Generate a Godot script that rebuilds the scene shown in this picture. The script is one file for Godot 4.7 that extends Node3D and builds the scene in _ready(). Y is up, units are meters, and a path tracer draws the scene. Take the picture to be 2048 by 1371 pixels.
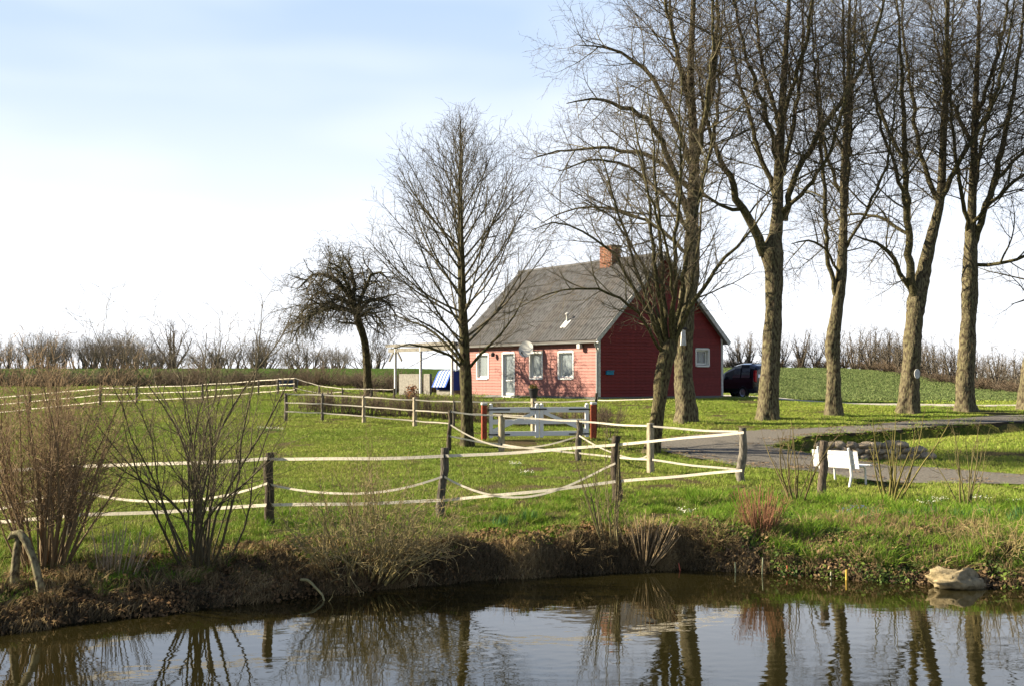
extends Node3D

# ---------------------------------------------------------------- mesh builder
class MB:
	var v := PackedVector3Array()
	var n := PackedVector3Array()
	var c := PackedColorArray()
	var ix := PackedInt32Array()
	static var ring := {}

	static func circle(sides: int) -> PackedVector2Array:
		if not ring.has(sides):
			var a := PackedVector2Array()
			for k in sides:
				a.append(Vector2(cos(TAU * k / sides), sin(TAU * k / sides)))
			ring[sides] = a
		return ring[sides]

	func tri(a: Vector3, b: Vector3, d: Vector3, col := Color.WHITE) -> void:
		var nn := (b - a).cross(d - a).normalized()
		var s := v.size()
		v.append(a); v.append(d); v.append(b)
		n.append(nn); n.append(nn); n.append(nn)
		c.append(col); c.append(col); c.append(col)
		ix.append(s); ix.append(s + 1); ix.append(s + 2)

	func quad(a: Vector3, b: Vector3, d: Vector3, e: Vector3, col := Color.WHITE) -> void:
		var nn := (b - a).cross(e - a)
		if nn.length_squared() < 1e-14:
			nn = (b - d).cross(a - d)
		nn = nn.normalized()
		var s := v.size()
		v.append(a); v.append(b); v.append(d); v.append(e)
		for k in 4:
			n.append(nn); c.append(col)
		ix.append(s); ix.append(s + 2); ix.append(s + 1); ix.append(s); ix.append(s + 3); ix.append(s + 2)

	func box(lo: Vector3, hi: Vector3, col := Color.WHITE) -> void:
		boxb((lo + hi) * 0.5, hi - lo, Basis(), col)

	func boxb(o: Vector3, s: Vector3, b: Basis, col := Color.WHITE) -> void:
		var x := b.x * s.x * 0.5
		var y := b.y * s.y * 0.5
		var z := b.z * s.z * 0.5
		quad(o - x - y + z, o + x - y + z, o + x + y + z, o - x + y + z, col)
		quad(o + x - y - z, o - x - y - z, o - x + y - z, o + x + y - z, col)
		quad(o + x - y + z, o + x - y - z, o + x + y - z, o + x + y + z, col)
		quad(o - x - y - z, o - x - y + z, o - x + y + z, o - x + y - z, col)
		quad(o - x + y + z, o + x + y + z, o + x + y - z, o - x + y - z, col)
		quad(o - x - y - z, o + x - y - z, o + x - y + z, o - x - y + z, col)

	# a box whose edges are chamfered by e
	func chamfer(lo: Vector3, hi: Vector3, e: float, col := Color.WHITE) -> void:
		var o := (lo + hi) * 0.5
		var h := (hi - lo) * 0.5
		var ax := [Vector3.RIGHT, Vector3.UP, Vector3.BACK]
		for i in 3:
			var j := (i + 1) % 3
			var k := (i + 2) % 3
			for s in [-1.0, 1.0]:
				var ni: Vector3 = ax[i] * s
				var f: Vector3 = o + ni * h[i]
				var u: Vector3 = ax[j] * (h[j] - e)
				var w: Vector3 = ax[k] * (h[k] - e) * s
				quad(f - u - w, f + u - w, f + u + w, f - u + w, col)
				for s2 in [-1.0, 1.0]:      # the edge between faces i and j
					var nj: Vector3 = ax[j] * s2
					var a: Vector3 = o + ni * h[i] + nj * (h[j] - e)
					var b: Vector3 = o + ni * (h[i] - e) + nj * h[j]
					var t: Vector3 = ax[k] * (h[k] - e)
					if s * s2 > 0: quad(a - t, b - t, b + t, a + t, col)
					else: quad(b - t, a - t, a + t, b + t, col)
		for sx in [-1.0, 1.0]:
			for sy in [-1.0, 1.0]:
				for sz in [-1.0, 1.0]:
					var a := o + Vector3(sx * h.x, sy * (h.y - e), sz * (h.z - e))
					var b := o + Vector3(sx * (h.x - e), sy * h.y, sz * (h.z - e))
					var d := o + Vector3(sx * (h.x - e), sy * (h.y - e), sz * h.z)
					if sx * sy * sz > 0: tri(a, b, d, col)
					else: tri(a, d, b, col)

	func tube(p: PackedVector3Array, r: PackedFloat32Array, sides: int, col: Color, cap := false) -> void:
		var m := p.size()
		var cr := MB.circle(sides)
		var t := (p[1] - p[0]).normalized()
		var a := t.cross(Vector3.RIGHT if absf(t.x) < 0.8 else Vector3.UP).normalized()
		var base := v.size()
		for i in m:
			if i > 0:
				t = (p[mini(i + 1, m - 1)] - p[i - 1]).normalized()
			a = (a - t * a.dot(t)).normalized()
			var b := t.cross(a)
			var q := p[i]
			var ra := r[i]
			for k in sides:
				var w := a * cr[k].x + b * cr[k].y
				v.append(q + w * ra)
				n.append(w)
				c.append(col)
		for i in m - 1:
			var s := base + i * sides
			for k in sides:
				var k2 := s + (k + 1) % sides
				var k1 := s + k
				ix.append(k1); ix.append(k2 + sides); ix.append(k2)
				ix.append(k1); ix.append(k1 + sides); ix.append(k2 + sides)
		if cap:
			for k in range(1, sides - 1):
				var e := base + (m - 1) * sides
				tri(v[e], v[e + k], v[e + k + 1], col)
				tri(v[base], v[base + k + 1], v[base + k], col)

	# a surface turned about the y axis; profile of (radius, y) from the bottom up
	func lathe(prof: Array, sides: int, col: Color, at := Vector3.ZERO) -> void:
		for i in prof.size() - 1:
			for k in sides:
				var a0 := TAU * k / sides
				var a1 := TAU * (k + 1) / sides
				var p: Vector2 = prof[i]
				var q: Vector2 = prof[i + 1]
				quad(at + Vector3(sin(a0) * p.x, p.y, cos(a0) * p.x), at + Vector3(sin(a1) * p.x, p.y, cos(a1) * p.x), at + Vector3(sin(a1) * q.x, q.y, cos(a1) * q.x), at + Vector3(sin(a0) * q.x, q.y, cos(a0) * q.x), col)

	# a closed outline in the xy plane, counter-clockwise, given thickness from z0 to z1
	func slab(poly: PackedVector2Array, z0: float, z1: float, col := Color.WHITE) -> void:
		var t := Geometry2D.triangulate_polygon(poly)
		for i in range(0, t.size(), 3):
			var a := poly[t[i]]
			var b := poly[t[i + 1]]
			var d := poly[t[i + 2]]
			if (b - a).cross(d - a) < 0:
				var w := b
				b = d
				d = w
			tri(Vector3(a.x, a.y, z1), Vector3(b.x, b.y, z1), Vector3(d.x, d.y, z1), col)
			tri(Vector3(a.x, a.y, z0), Vector3(d.x, d.y, z0), Vector3(b.x, b.y, z0), col)
		for i in poly.size():
			var a := poly[i]
			var b := poly[(i + 1) % poly.size()]
			quad(Vector3(a.x, a.y, z0), Vector3(b.x, b.y, z0), Vector3(b.x, b.y, z1), Vector3(a.x, a.y, z1), col)

	func done(mat: Material) -> ArrayMesh:
		var m := ArrayMesh.new()
		var arr := []
		arr.resize(Mesh.ARRAY_MAX)
		arr[Mesh.ARRAY_VERTEX] = v
		arr[Mesh.ARRAY_NORMAL] = n
		arr[Mesh.ARRAY_COLOR] = c
		arr[Mesh.ARRAY_INDEX] = ix
		m.add_surface_from_arrays(Mesh.PRIMITIVE_TRIANGLES, arr)
		m.surface_set_material(0, mat)
		return m


var rng := RandomNumberGenerator.new()
var nz := FastNoiseLite.new()        # broad patches
var nf := FastNoiseLite.new()        # fine patches
var M := {}                          # materials
var used := {}

func rf(a: float, b: float) -> float:
	return rng.randf_range(a, b)

func rv() -> Vector3:
	return Vector3(rng.randf_range(-1, 1), rng.randf_range(-1, 1), rng.randf_range(-1, 1))

func ss(a: float, b: float, x: float) -> float:
	return smoothstep(a, b, x)

func lin(r: float, g: float, b: float, a := 1.0) -> Color:   # a linear base colour as albedo_color wants it
	var k := Color(r, g, b).linear_to_srgb()
	k.a = a
	return k

func numbered(called: String) -> String:
	used[called] = used.get(called, -1) + 1
	return called if used[called] == 0 else "%s_%03d" % [called, used[called]]

func tag(o: Node3D, label: String, category: String, group := "", kind := "") -> Node3D:
	if label: o.set_meta("label", label)
	if category: o.set_meta("category", category)
	if group: o.set_meta("group", group)
	if kind: o.set_meta("kind", kind)
	return o

func thing(called: String, label: String, category: String, at := Vector3.ZERO, turn := 0.0, group := "") -> Node3D:
	var o := Node3D.new()
	o.name = numbered(called)
	add_child(o)
	o.position = at
	o.rotation.y = turn
	return tag(o, label, category, group)

func part(called: String, mesh: Mesh, parent: Node3D, at := Vector3.ZERO, basis_ := Basis()) -> MeshInstance3D:
	var o := MeshInstance3D.new()
	o.mesh = mesh
	if parent == self:
		o.name = numbered(called)
		add_child(o)
	else:
		o.name = called
		parent.add_child(o, true)
	o.transform = Transform3D(basis_, at)
	return o

func holder(called: String, parent: Node3D, at := Vector3.ZERO, basis_ := Basis()) -> Node3D:
	var o := Node3D.new()
	o.name = called
	parent.add_child(o, true)
	o.transform = Transform3D(basis_, at)
	return o

func one(called: String, mesh: Mesh, label: String, category: String, at := Vector3.ZERO, group := "", kind := "") -> MeshInstance3D:
	var o := part(called, mesh, self, at)
	tag(o, label, category, group, kind)
	return o

func scatter(called: String, mesh: Mesh, where: Array, tint: PackedColorArray, label: String, category: String, parent: Node3D = self) -> MultiMeshInstance3D:
	var mm := MultiMesh.new()
	mm.transform_format = MultiMesh.TRANSFORM_3D
	mm.use_colors = true
	mm.mesh = mesh
	mm.instance_count = where.size()
	for i in where.size():
		mm.set_instance_transform(i, where[i])
		mm.set_instance_color(i, tint[i])
	var o := MultiMeshInstance3D.new()
	o.multimesh = mm
	if parent == self:
		o.name = numbered(called)
		add_child(o)
		tag(o, label, category, "", "stuff")
	else:
		o.name = called
		parent.add_child(o, true)
		o.set_meta("kind", "stuff")
	return o

# ---------------------------------------------------------------- materials
func noise_tex(freq: float, stops: Array, size := 512, seed_ := 1, oct := 4, kind := FastNoiseLite.TYPE_SIMPLEX_SMOOTH, normal := false, bump := 4.0) -> NoiseTexture2D:
	var f := FastNoiseLite.new()
	f.noise_type = kind
	f.frequency = freq
	f.seed = seed_
	f.fractal_octaves = oct
	var t := NoiseTexture2D.new()
	t.width = size
	t.height = size
	t.seamless = true
	t.noise = f
	t.generate_mipmaps = false
	if normal:
		t.as_normal_map = true
		t.bump_strength = bump
	elif stops:
		var g := Gradient.new()
		var off := PackedFloat32Array()
		var col := PackedColorArray()
		for s in stops:
			off.append(s[0])
			col.append(s[1])
		g.offsets = off
		g.colors = col
		t.color_ramp = g
	return t

func grey(v: float) -> Color:
	return Color(v, v, v)

func mat(called: String, col: Color, rough := 0.8, vc := false) -> StandardMaterial3D:
	var m := StandardMaterial3D.new()
	m.resource_name = called
	m.albedo_color = col
	m.roughness = rough
	m.vertex_color_use_as_albedo = vc
	m.metallic_specular = 0.3
	M[called] = m
	return m

func tri_tex(m: StandardMaterial3D, tex: Texture2D, scale_: Vector3, height: Texture2D = null, depth := 0.0, world := false) -> void:
	m.albedo_texture = tex
	m.uv1_triplanar = true
	m.uv1_world_triplanar = world
	m.uv1_scale = scale_
	if height:
		m.heightmap_enabled = true
		m.heightmap_texture = height
		m.heightmap_scale = depth

func make_materials() -> void:
	var soft := noise_tex(0.012, [[0.0, grey(0.72)], [0.5, grey(0.9)], [1.0, grey(1.0)]], 512, 3, 5)
	var streak := noise_tex(0.03, [[0.0, grey(0.45)], [0.42, grey(0.8)], [0.6, grey(0.95)], [1.0, grey(1.0)]], 512, 5, 4)
	var hgt := noise_tex(0.03, [], 512, 5, 4)
	var speck := noise_tex(0.09, [[0.0, grey(0.55)], [0.5, grey(0.88)], [1.0, grey(1.0)]], 512, 9, 3)
	var spk_h := noise_tex(0.09, [], 512, 9, 3)
	# living and dead wood
	var bark_tex := noise_tex(0.02, [[0.0, Color(0.3, 0.27, 0.24)], [0.36, Color(0.52, 0.48, 0.42)], [0.5, Color(0.8, 0.77, 0.7)], [0.64, Color(0.84, 0.85, 0.7)], [1.0, Color(1.0, 0.98, 0.93)]], 512, 21, 5)
	var m := mat("bark", lin(0.82, 0.82, 0.82), 0.9, true)
	tri_tex(m, bark_tex, Vector3(1.2, 0.42, 1.2), noise_tex(0.02, [], 512, 21, 5), 2.0)
	m = mat("limb_bark", lin(0.82, 0.82, 0.82), 0.9, true)
	tri_tex(m, bark_tex, Vector3(1.4, 0.9, 1.4))
	mat("twig", lin(0.82, 0.82, 0.82), 0.85, true)
	m = mat("old_post", lin(0.82, 0.82, 0.82), 0.9, true)
	tri_tex(m, noise_tex(0.025, [[0.0, grey(0.3)], [0.36, grey(0.62)], [0.55, grey(0.88)], [1.0, grey(1.0)]], 512, 31, 5), Vector3(5, 0.35, 5), noise_tex(0.025, [], 512, 31, 5), 1.6)
	m = mat("new_post", lin(0.353, 0.302, 0.210), 0.85)
	tri_tex(m, streak, Vector3(4, 0.3, 4), hgt, 0.6)
	# ground
	m = mat("ground", lin(0.82, 0.82, 0.82), 1.0, true)
	tri_tex(m, noise_tex(0.05, [[0.0, grey(0.5)], [0.45, grey(0.82)], [1.0, grey(1.0)]], 1024, 41, 5), Vector3(0.35, 0.35, 0.35), noise_tex(0.05, [], 1024, 41, 5), 5.0, true)
	m.metallic_specular = 0.1
	m = mat("asphalt", lin(0.134, 0.122, 0.102), 0.95)
	tri_tex(m, noise_tex(0.03, [[0.0, grey(0.62)], [0.4, grey(0.82)], [0.62, grey(0.93)], [1.0, grey(1.0)]], 1024, 43, 6), Vector3(0.4, 0.4, 0.4), speck, 0.8, true)
	m = mat("pale_track", lin(0.386, 0.361, 0.311), 0.95)
	tri_tex(m, soft, Vector3(0.5, 0.5, 0.5), speck, 1.0, true)
	m = mat("earth", lin(0.076, 0.059, 0.038), 1.0)
	tri_tex(m, speck, Vector3(1, 1, 1), spk_h, 6.0, true)
	# leaves
	m = mat("grass", lin(0.96, 0.94, 0.9), 0.7, true)
	m.backlight_enabled = true
	m.backlight = Color(0.55, 0.55, 0.55)
	m.metallic_specular = 0.2
	mat("dry", lin(0.82, 0.82, 0.82), 0.9, true).metallic_specular = 0.1
	# water
	m = mat("water", lin(0.0105, 0.009, 0.0025), 0.015)
	m.metallic_specular = 0.6
	m.heightmap_enabled = true
	m.heightmap_texture = noise_tex(0.02, [], 1024, 61, 3)
	m.heightmap_scale = 0.02
	m.uv1_triplanar = true
	m.uv1_world_triplanar = true
	m.uv1_scale = Vector3(0.16, 0.16, 0.55)
	# the house
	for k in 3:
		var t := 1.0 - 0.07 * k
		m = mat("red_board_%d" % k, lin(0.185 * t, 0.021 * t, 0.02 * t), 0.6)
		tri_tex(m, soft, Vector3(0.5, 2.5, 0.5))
		m = mat("sunlit_board_%d" % k, lin(0.325 * t, 0.138 * t, 0.117 * t), 0.6)  # same red paint, with the front's sunlit, overexposed pink put into its colour
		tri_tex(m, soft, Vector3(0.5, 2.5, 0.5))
	for k in 3:
		m = mat("roof_sheet_%d" % k, lin([0.098, 0.088, 0.092][k], [0.098, 0.088, 0.087][k], [0.1, 0.089, 0.083][k]), 0.8)
		tri_tex(m, noise_tex(0.015, [[0.0, grey(0.55)], [0.5, grey(0.85)], [1.0, grey(1.0)]], 256, 71 + k, 5), Vector3(0.6, 0.6, 0.6))
	mat("white_paint", lin(0.605, 0.605, 0.588), 0.5)
	m = mat("white_trim", lin(0.554, 0.554, 0.538), 0.55)
	tri_tex(m, soft, Vector3(1, 1, 1))
	m = mat("zinc", lin(0.302, 0.311, 0.311), 0.45)
	m.metallic = 0.5
	m = mat("plinth", lin(0.185, 0.185, 0.176), 0.9)
	tri_tex(m, speck, Vector3(1, 1, 1))
	m = mat("mortar", lin(0.277, 0.252, 0.218), 0.95)
	for k in 3:
		m = mat("brick_%d" % k, lin([0.28, 0.23, 0.33][k], [0.11, 0.085, 0.14][k], [0.063, 0.05, 0.075][k]), 0.9)
		tri_tex(m, speck, Vector3(3, 3, 3))
	m = mat("glass", Color(0.75, 0.8, 0.82, 0.16), 0.04)
	m.transparency = BaseMaterial3D.TRANSPARENCY_ALPHA
	mat("room_dark", lin(0.16, 0.15, 0.14), 0.9)
	mat("curtain", lin(0.3, 0.29, 0.25), 0.9)
	m = mat("concrete", lin(0.2, 0.19, 0.165), 0.9)
	tri_tex(m, soft, Vector3(0.8, 0.8, 0.8))
	m = mat("grey_sheet", lin(0.202, 0.193, 0.176), 0.8)
	tri_tex(m, soft, Vector3(0.6, 0.6, 0.6))
	mat("canvas_blue", lin(0.029, 0.076, 0.353), 0.8)
	mat("canvas_white", lin(0.36, 0.38, 0.42), 0.8)
	mat("blue_box", lin(0.01, 0.16, 0.3), 0.4)
	mat("trough_blue", lin(0.03, 0.045, 0.08), 0.5)
	mat("dark_metal", lin(0.02, 0.02, 0.022), 0.5)
	mat("black_plastic", lin(0.03, 0.03, 0.032), 0.6)
	m = mat("dish_grey", lin(0.353, 0.353, 0.336), 0.45)
	# fences and gate
	m = mat("tape", lin(0.8, 0.73, 0.6), 0.7)
	m.backlight_enabled = true
	m.backlight = Color(1, 1, 1)
	tri_tex(m, soft, Vector3(3, 3, 3))
	m = mat("gate_red", lin(0.277, 0.059, 0.029), 0.6)
	tri_tex(m, streak, Vector3(3, 0.5, 3))
	# car
	m = mat("car_paint", lin(0.006, 0.007, 0.014), 0.25)
	m.clearcoat_enabled = true
	m.clearcoat = 1.0
	m.clearcoat_roughness = 0.05
	m = mat("car_glass", lin(0.3, 0.33, 0.37), 0.06)
	m.metallic = 0.75
	m.metallic_specular = 0.7
	m.clearcoat_enabled = true
	m.clearcoat = 1.0
	m.clearcoat_roughness = 0.02
	m = mat("tail_red", lin(0.35, 0.012, 0.015), 0.2)
	mat("tyre", lin(0.018, 0.018, 0.018), 0.9)
	m = mat("rim", lin(0.4, 0.4, 0.42), 0.35)
	m.metallic = 0.9
	# stones
	m = mat("pale_stone", lin(0.420, 0.353, 0.235), 0.9)
	tri_tex(m, noise_tex(0.02, [[0.0, Color(0.42, 0.42, 0.36)], [0.4, Color(0.8, 0.78, 0.72)], [1.0, Color(1, 1, 0.97)]], 256, 81, 5), Vector3(1.5, 1.5, 1.5), spk_h, 2.0)
	for k in 3:
		m = mat("wall_stone_%d" % k, lin([0.5, 0.43, 0.54][k], [0.41, 0.35, 0.45][k], [0.29, 0.25, 0.32][k]), 0.95)
		tri_tex(m, noise_tex(0.03, [[0.0, grey(0.45)], [0.5, grey(0.85)], [1.0, grey(1.0)]], 256, 85 + k, 5), Vector3(2, 2, 2), spk_h, 2.0)

# ---------------------------------------------------------------- the lie of the land: x to the side, d away from the near bank, water at 0
const EDGE := [[-60.0, 2.0], [-14.0, 9.5], [-10.0, 11.6], [-7.5, 13.3], [-5.9, 14.6], [-4.3, 15.8], [-3.07, 16.6], [-1.7, 17.45], [-0.2, 18.25], [1.44, 18.75], [3.14, 19.1], [4.6, 18.45], [6.0, 17.8], [7.7, 17.35], [10.0, 16.8], [14.0, 15.5], [20.0, 10.0], [60.0, 2.0]]
const ROAD_OUT := [16.0, 24.4, 11.1, 25.0, 8.2, 25.3, 7.0, 27.1, 5.4, 28.1, 4.0, 31.3, 4.3, 34.0, 6.3, 35.8, 7.7, 36.7, 11.0, 37.9, 15.1, 40.6, 18.9, 42.2, 27.0, 43.6]
const ROAD_IN := [16.0, 25.9, 11.75, 26.4, 9.6, 27.9, 8.8, 29.0, 8.0, 30.2, 7.3, 31.8, 7.6, 32.6, 8.4, 34.0, 9.4, 35.2, 11.3, 36.2, 13.5, 37.6, 17.6, 39.5, 27.0, 41.2]
const TRACK_OUT := [10.8, 66.0, 10.7, 58.0, 10.7, 54.6, 12.6, 51.2, 15.0, 48.9, 18.0, 47.3, 22.0, 46.3, 28.0, 46.0]
const TRACK_IN := [15.2, 66.0, 15.0, 60.0, 14.6, 56.5, 15.2, 53.2, 16.6, 51.2, 19.0, 49.6, 22.5, 48.6, 28.0, 48.4]
var road_poly := PackedVector2Array()
var track_poly := PackedVector2Array()
var isle_poly := PackedVector2Array()
var isle_edge := PackedVector2Array()

func table(t: Array, x: float) -> float:
	if x <= t[0][0]: return t[0][1]
	for i in t.size() - 1:
		if x <= t[i + 1][0]:
			var k: float = (x - t[i][0]) / (t[i + 1][0] - t[i][0])
			return lerpf(t[i][1], t[i + 1][1], k)
	return t[-1][1]

func pond_edge(x: float) -> float:
	return table(EDGE, x) + 0.13 * nf.get_noise_2d(x * 2.0, 7.0) + 0.1 * nf.get_noise_2d(x * 7.0, 3.0)

func bank_width(x: float) -> float:
	return 0.5 + 1.5 * (1.0 - ss(-3.8, -1.4, x)) + 1.35 * ss(3.2, 5.0, x)

func land(x: float, d: float) -> float:
	var p := -0.51 + 0.054 * d
	var far_l := 1.6 * ss(80.0, 128.0, d)
	var l := minf(p, 2.6) + far_l
	var mid := minf(p, 2.19) + 2.0 * ss(80.0, 140.0, d)
	var r := minf(p, 1.98) + 2.35 * ss(80.0, 150.0, d) * (1.0 - ss(38.0, 70.0, x))
	var wl := 1.0 - ss(-11.0, -6.5, x)
	var wr := ss(10.0, 16.0, x)
	return lerpf(lerpf(mid, l, wl), r, wr) - 2.5 * ss(165.0, 260.0, d)

func ground_y(x: float, d: float) -> float:
	if d < 6.0:                                   # the near bank, under the camera
		var e := 2.6 + 0.2 * nf.get_noise_2d(x * 2.0, 40.0)
		var k := (e - d) / 1.6
		return -0.6 * clampf(-k, 0.0, 1.0) + 1.5 * (1.0 - (1.0 - clampf(k, 0.0, 1.0)) ** 2)
	var s := d - pond_edge(x)
	if s < 0.0:
		return -0.03 - 0.57 * clampf(-s / 0.9, 0.0, 1.0)
	var h := land(x, d)
	var w := bank_width(x)
	var t := clampf(s / w, 0.0, 1.0)
	h *= 1.0 - (1.0 - t) ** 2.4
	h += 0.16 * nf.get_noise_2d(x * 1.1, 60.0) * exp(-absf(s - w) * 2.2) * minf(1.0, s * 2.0)
	h += (0.03 + 0.11 * exp(-maxf(s - 0.6, 0.0) * 0.9)) * nf.get_noise_2d(x * 3.0, d * 3.0) * minf(1.0, s * 2.0)
	h += 0.05 * nz.get_noise_2d(x * 2.0, d * 2.0) * ss(0.5, 3.0, s)
	if x > 6.5 and x < 27.0 and d > 25.0 and d < 43.0:
		var pt := Vector2(x, d)
		if Geometry2D.is_point_in_polygon(pt, isle_poly):
			var dist := 99.0
			for i in isle_edge.size() - 1:
				dist = minf(dist, pt.distance_to(Geometry2D.get_closest_point_to_segment(pt, isle_edge[i], isle_edge[i + 1])))
			h -= 0.34 * ss(0.05, 0.3, dist) * exp(-maxf(0.0, dist - 0.3) / 2.2)
	return h

func on_ground(x: float, d: float, lift := 0.0) -> Vector3:
	return Vector3(x, ground_y(x, d) + lift, -d)

func pairs(a: Array) -> PackedVector2Array:
	var o := PackedVector2Array()
	for i in range(0, a.size(), 2):
		o.append(Vector2(a[i], a[i + 1]))
	return o

func smooth_line(a: PackedVector2Array, steps: int) -> PackedVector2Array:
	var o := PackedVector2Array()
	for i in a.size() - 1:
		var p0 := a[maxi(i - 1, 0)]
		var p3 := a[mini(i + 2, a.size() - 1)]
		for k in steps:
			o.append(a[i].cubic_interpolate(a[i + 1], p0, p3, float(k) / steps))
	o.append(a[-1])
	return o

func is_paved(x: float, d: float) -> bool:
	return Geometry2D.is_point_in_polygon(Vector2(x, d), road_poly) or Geometry2D.is_point_in_polygon(Vector2(x, d), track_poly)

const HOUSE_AT := Vector3(3.79, 2.19, -50.4)
const HOUSE_TURN := 0.610865     # 35 degrees
const HL := 11.0                 # length
const HW := 7.6                  # width of the gable
const EAVE := 2.8
const RIDGE := 6.55

func under_house(x: float, d: float) -> bool:
	var p := Vector3(x, 0, -d) - Vector3(HOUSE_AT.x, 0, HOUSE_AT.z)
	p = p.rotated(Vector3.UP, -HOUSE_TURN)
	return p.x > -0.25 and p.x < HW + 0.3 and p.z < 0.25 and p.z > -18.8

func road_ribbon(called: String, out_: Array, in_: Array, across: int, lift: float, m: Material, skirt: float) -> void:
	var a := smooth_line(pairs(out_), 14)
	var b := smooth_line(pairs(in_), 14)
	var mb := MB.new()
	var rows := a.size()
	for i in rows:
		for k in across + 1:
			var q := a[i].lerp(b[i], float(k) / across)
			var edge := minf(k, across - k) / float(across)
			var y := land(q.x, q.y) + lift + 0.05 * nz.get_noise_2d(q.x * 2.0, q.y * 2.0) + 0.03 * ss(0.0, 0.5, edge)
			if k == 0 or k == across:
				q += Vector2(nf.get_noise_2d(q.x * 9.0, q.y * 9.0), nf.get_noise_2d(q.y * 9.0, q.x * 9.0)) * 0.16
			mb.v.append(Vector3(q.x, y, -q.y))
			mb.n.append(Vector3(0, 1, 0))
			mb.c.append(Color.WHITE)
	for i in rows - 1:
		for k in across:
			var s := i * (across + 1) + k
			var p := mb.v[s]
			var ccw := (mb.v[s + 1] - p).cross(mb.v[s + across + 1] - p).y > 0
			var order := [s, s + across + 2, s + 1, s, s + across + 1, s + across + 2] if ccw else [s, s + 1, s + across + 2, s, s + across + 2, s + across + 1]
			for j in order: mb.ix.append(j)
	var o := part(called, mb.done(m), self)
	o.set_meta("kind", "structure")
	if skirt > 0.0:            # the earth bank below the road's inner edge
		var sk := MB.new()
		for i in range(6 * 14, rows - 1):
			var p := mb.v[i * (across + 1) + across] + Vector3(0, -0.012, 0)
			var q := mb.v[(i + 1) * (across + 1) + across] + Vector3(0, -0.012, 0)
			var d0 := Vector3(0.1 + 0.08 * nf.get_noise_1d(i * 9.0), -skirt, 0.12)
			var d1 := Vector3(0.1 + 0.08 * nf.get_noise_1d(i * 9.0 + 9.0), -skirt, 0.12)
			sk.quad(p + d0, q + d1, q, p)
		var e := part("road_bank", sk.done(M.earth), self)
		e.set_meta("kind", "structure")

func axis_list(parts: Array) -> PackedFloat32Array:
	var o := PackedFloat32Array()
	for p in parts:
		var x: float = p[0]
		while x < p[1] - 0.001:
			o.append(x)
			x += p[2]
	o.append(parts[-1][1])
	return o

func ground_color(x: float, d: float, y: float) -> Color:
	var a := nz.get_noise_2d(x * 1.5, d * 1.5)
	var b := nf.get_noise_2d(x * 3.0, d * 3.0)
	var grass := Color(0.13, 0.165, 0.026).lerp(Color(0.155, 0.155, 0.045), clampf(0.5 + a + 0.6 * b, 0, 1))
	if d < 6.0: return Color(0.1, 0.12, 0.03)
	var s := d - pond_edge(x)
	var mud := Color(0.05, 0.04, 0.025)
	if s < 0.0: return mud
	var litter := Color(0.13, 0.1, 0.06)
	var w := bank_width(x)
	var c := mud.lerp(litter, ss(0.0, 0.5, s))
	c = c.lerp(grass, ss(w * 0.7, w * 1.5, s + 0.8 * b))
	if s > w and d < 30.0 and x > -2.0 and x < 5.0:     # trodden earth beside the pond fence
		c = c.lerp(Color(0.12, 0.09, 0.055), ss(0.06, 0.2, b + 0.25 * a) * 0.85)
	if s > w:
		var worn := nz.get_noise_2d(x * 3.1 + 90.0, d * 1.6) + 0.5 * b
		c = c.lerp(Color(0.15, 0.115, 0.07), 0.7 * ss(0.26, 0.4, worn))
		c = c.lerp(Color(0.12, 0.09, 0.055), 0.8 * (1.0 - ss(0.8, 2.0, Vector2(x - 0.8, (d - 33.2) * 1.6).length())))
	if d > 56.0:
		var field := Color(0.075, 0.12, 0.035).lerp(Color(0.095, 0.125, 0.045), clampf(0.5 + a + b, 0, 1))
		var stubble := Color(0.13, 0.12, 0.05).lerp(Color(0.11, 0.14, 0.035), clampf(0.5 + a, 0, 1))
		c = c.lerp(field, ss(56.0, 60.0, d) * ss(14.0, 18.0, x))
		c = c.lerp(stubble, ss(60.0, 66.0, d) * (1.0 - ss(14.0, 18.0, x)))
		c = c.lerp(Color(0.09, 0.15, 0.03), ss(84.0, 92.0, d) * (1.0 - ss(14.0, 18.0, x)))
	return c

func make_ground() -> void:
	var xs := axis_list([[-700, -240, 115], [-240, -80, 16], [-80, -26, 2.0], [-26, -12, 0.5], [-12, 14, 0.25], [14, 28, 0.5], [28, 80, 2.0], [80, 240, 16], [240, 700, 115]])
	var ds := axis_list([[-60, 0, 10], [0, 4, 0.4], [4, 10, 1.0], [10, 14, 0.4], [14, 22.4, 0.14], [22.4, 46, 0.3], [46, 66, 0.5], [66, 172, 1.5], [172, 300, 12], [300, 1500, 150]])
	var mb := MB.new()
	var nx := xs.size()
	for j in ds.size():
		for i in nx:
			var y := ground_y(xs[i], ds[j])
			mb.v.append(Vector3(xs[i], y, -ds[j]))
			mb.c.append(ground_color(xs[i], ds[j], y))
	for j in ds.size():
		for i in nx:
			var l := mb.v[j * nx + maxi(i - 1, 0)]
			var r := mb.v[j * nx + mini(i + 1, nx - 1)]
			var f := mb.v[maxi(j - 1, 0) * nx + i]
			var b := mb.v[mini(j + 1, ds.size() - 1) * nx + i]
			mb.n.append((r - l).cross(b - f).normalized())
	for j in ds.size() - 1:
		for i in nx - 1:
			var s := j * nx + i
			mb.ix.append_array(PackedInt32Array([s, s + nx, s + nx + 1, s, s + nx + 1, s + 1]))
	var o := part("ground", mb.done(M.ground), self)
	tag(o, "", "", "", "structure")

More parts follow.
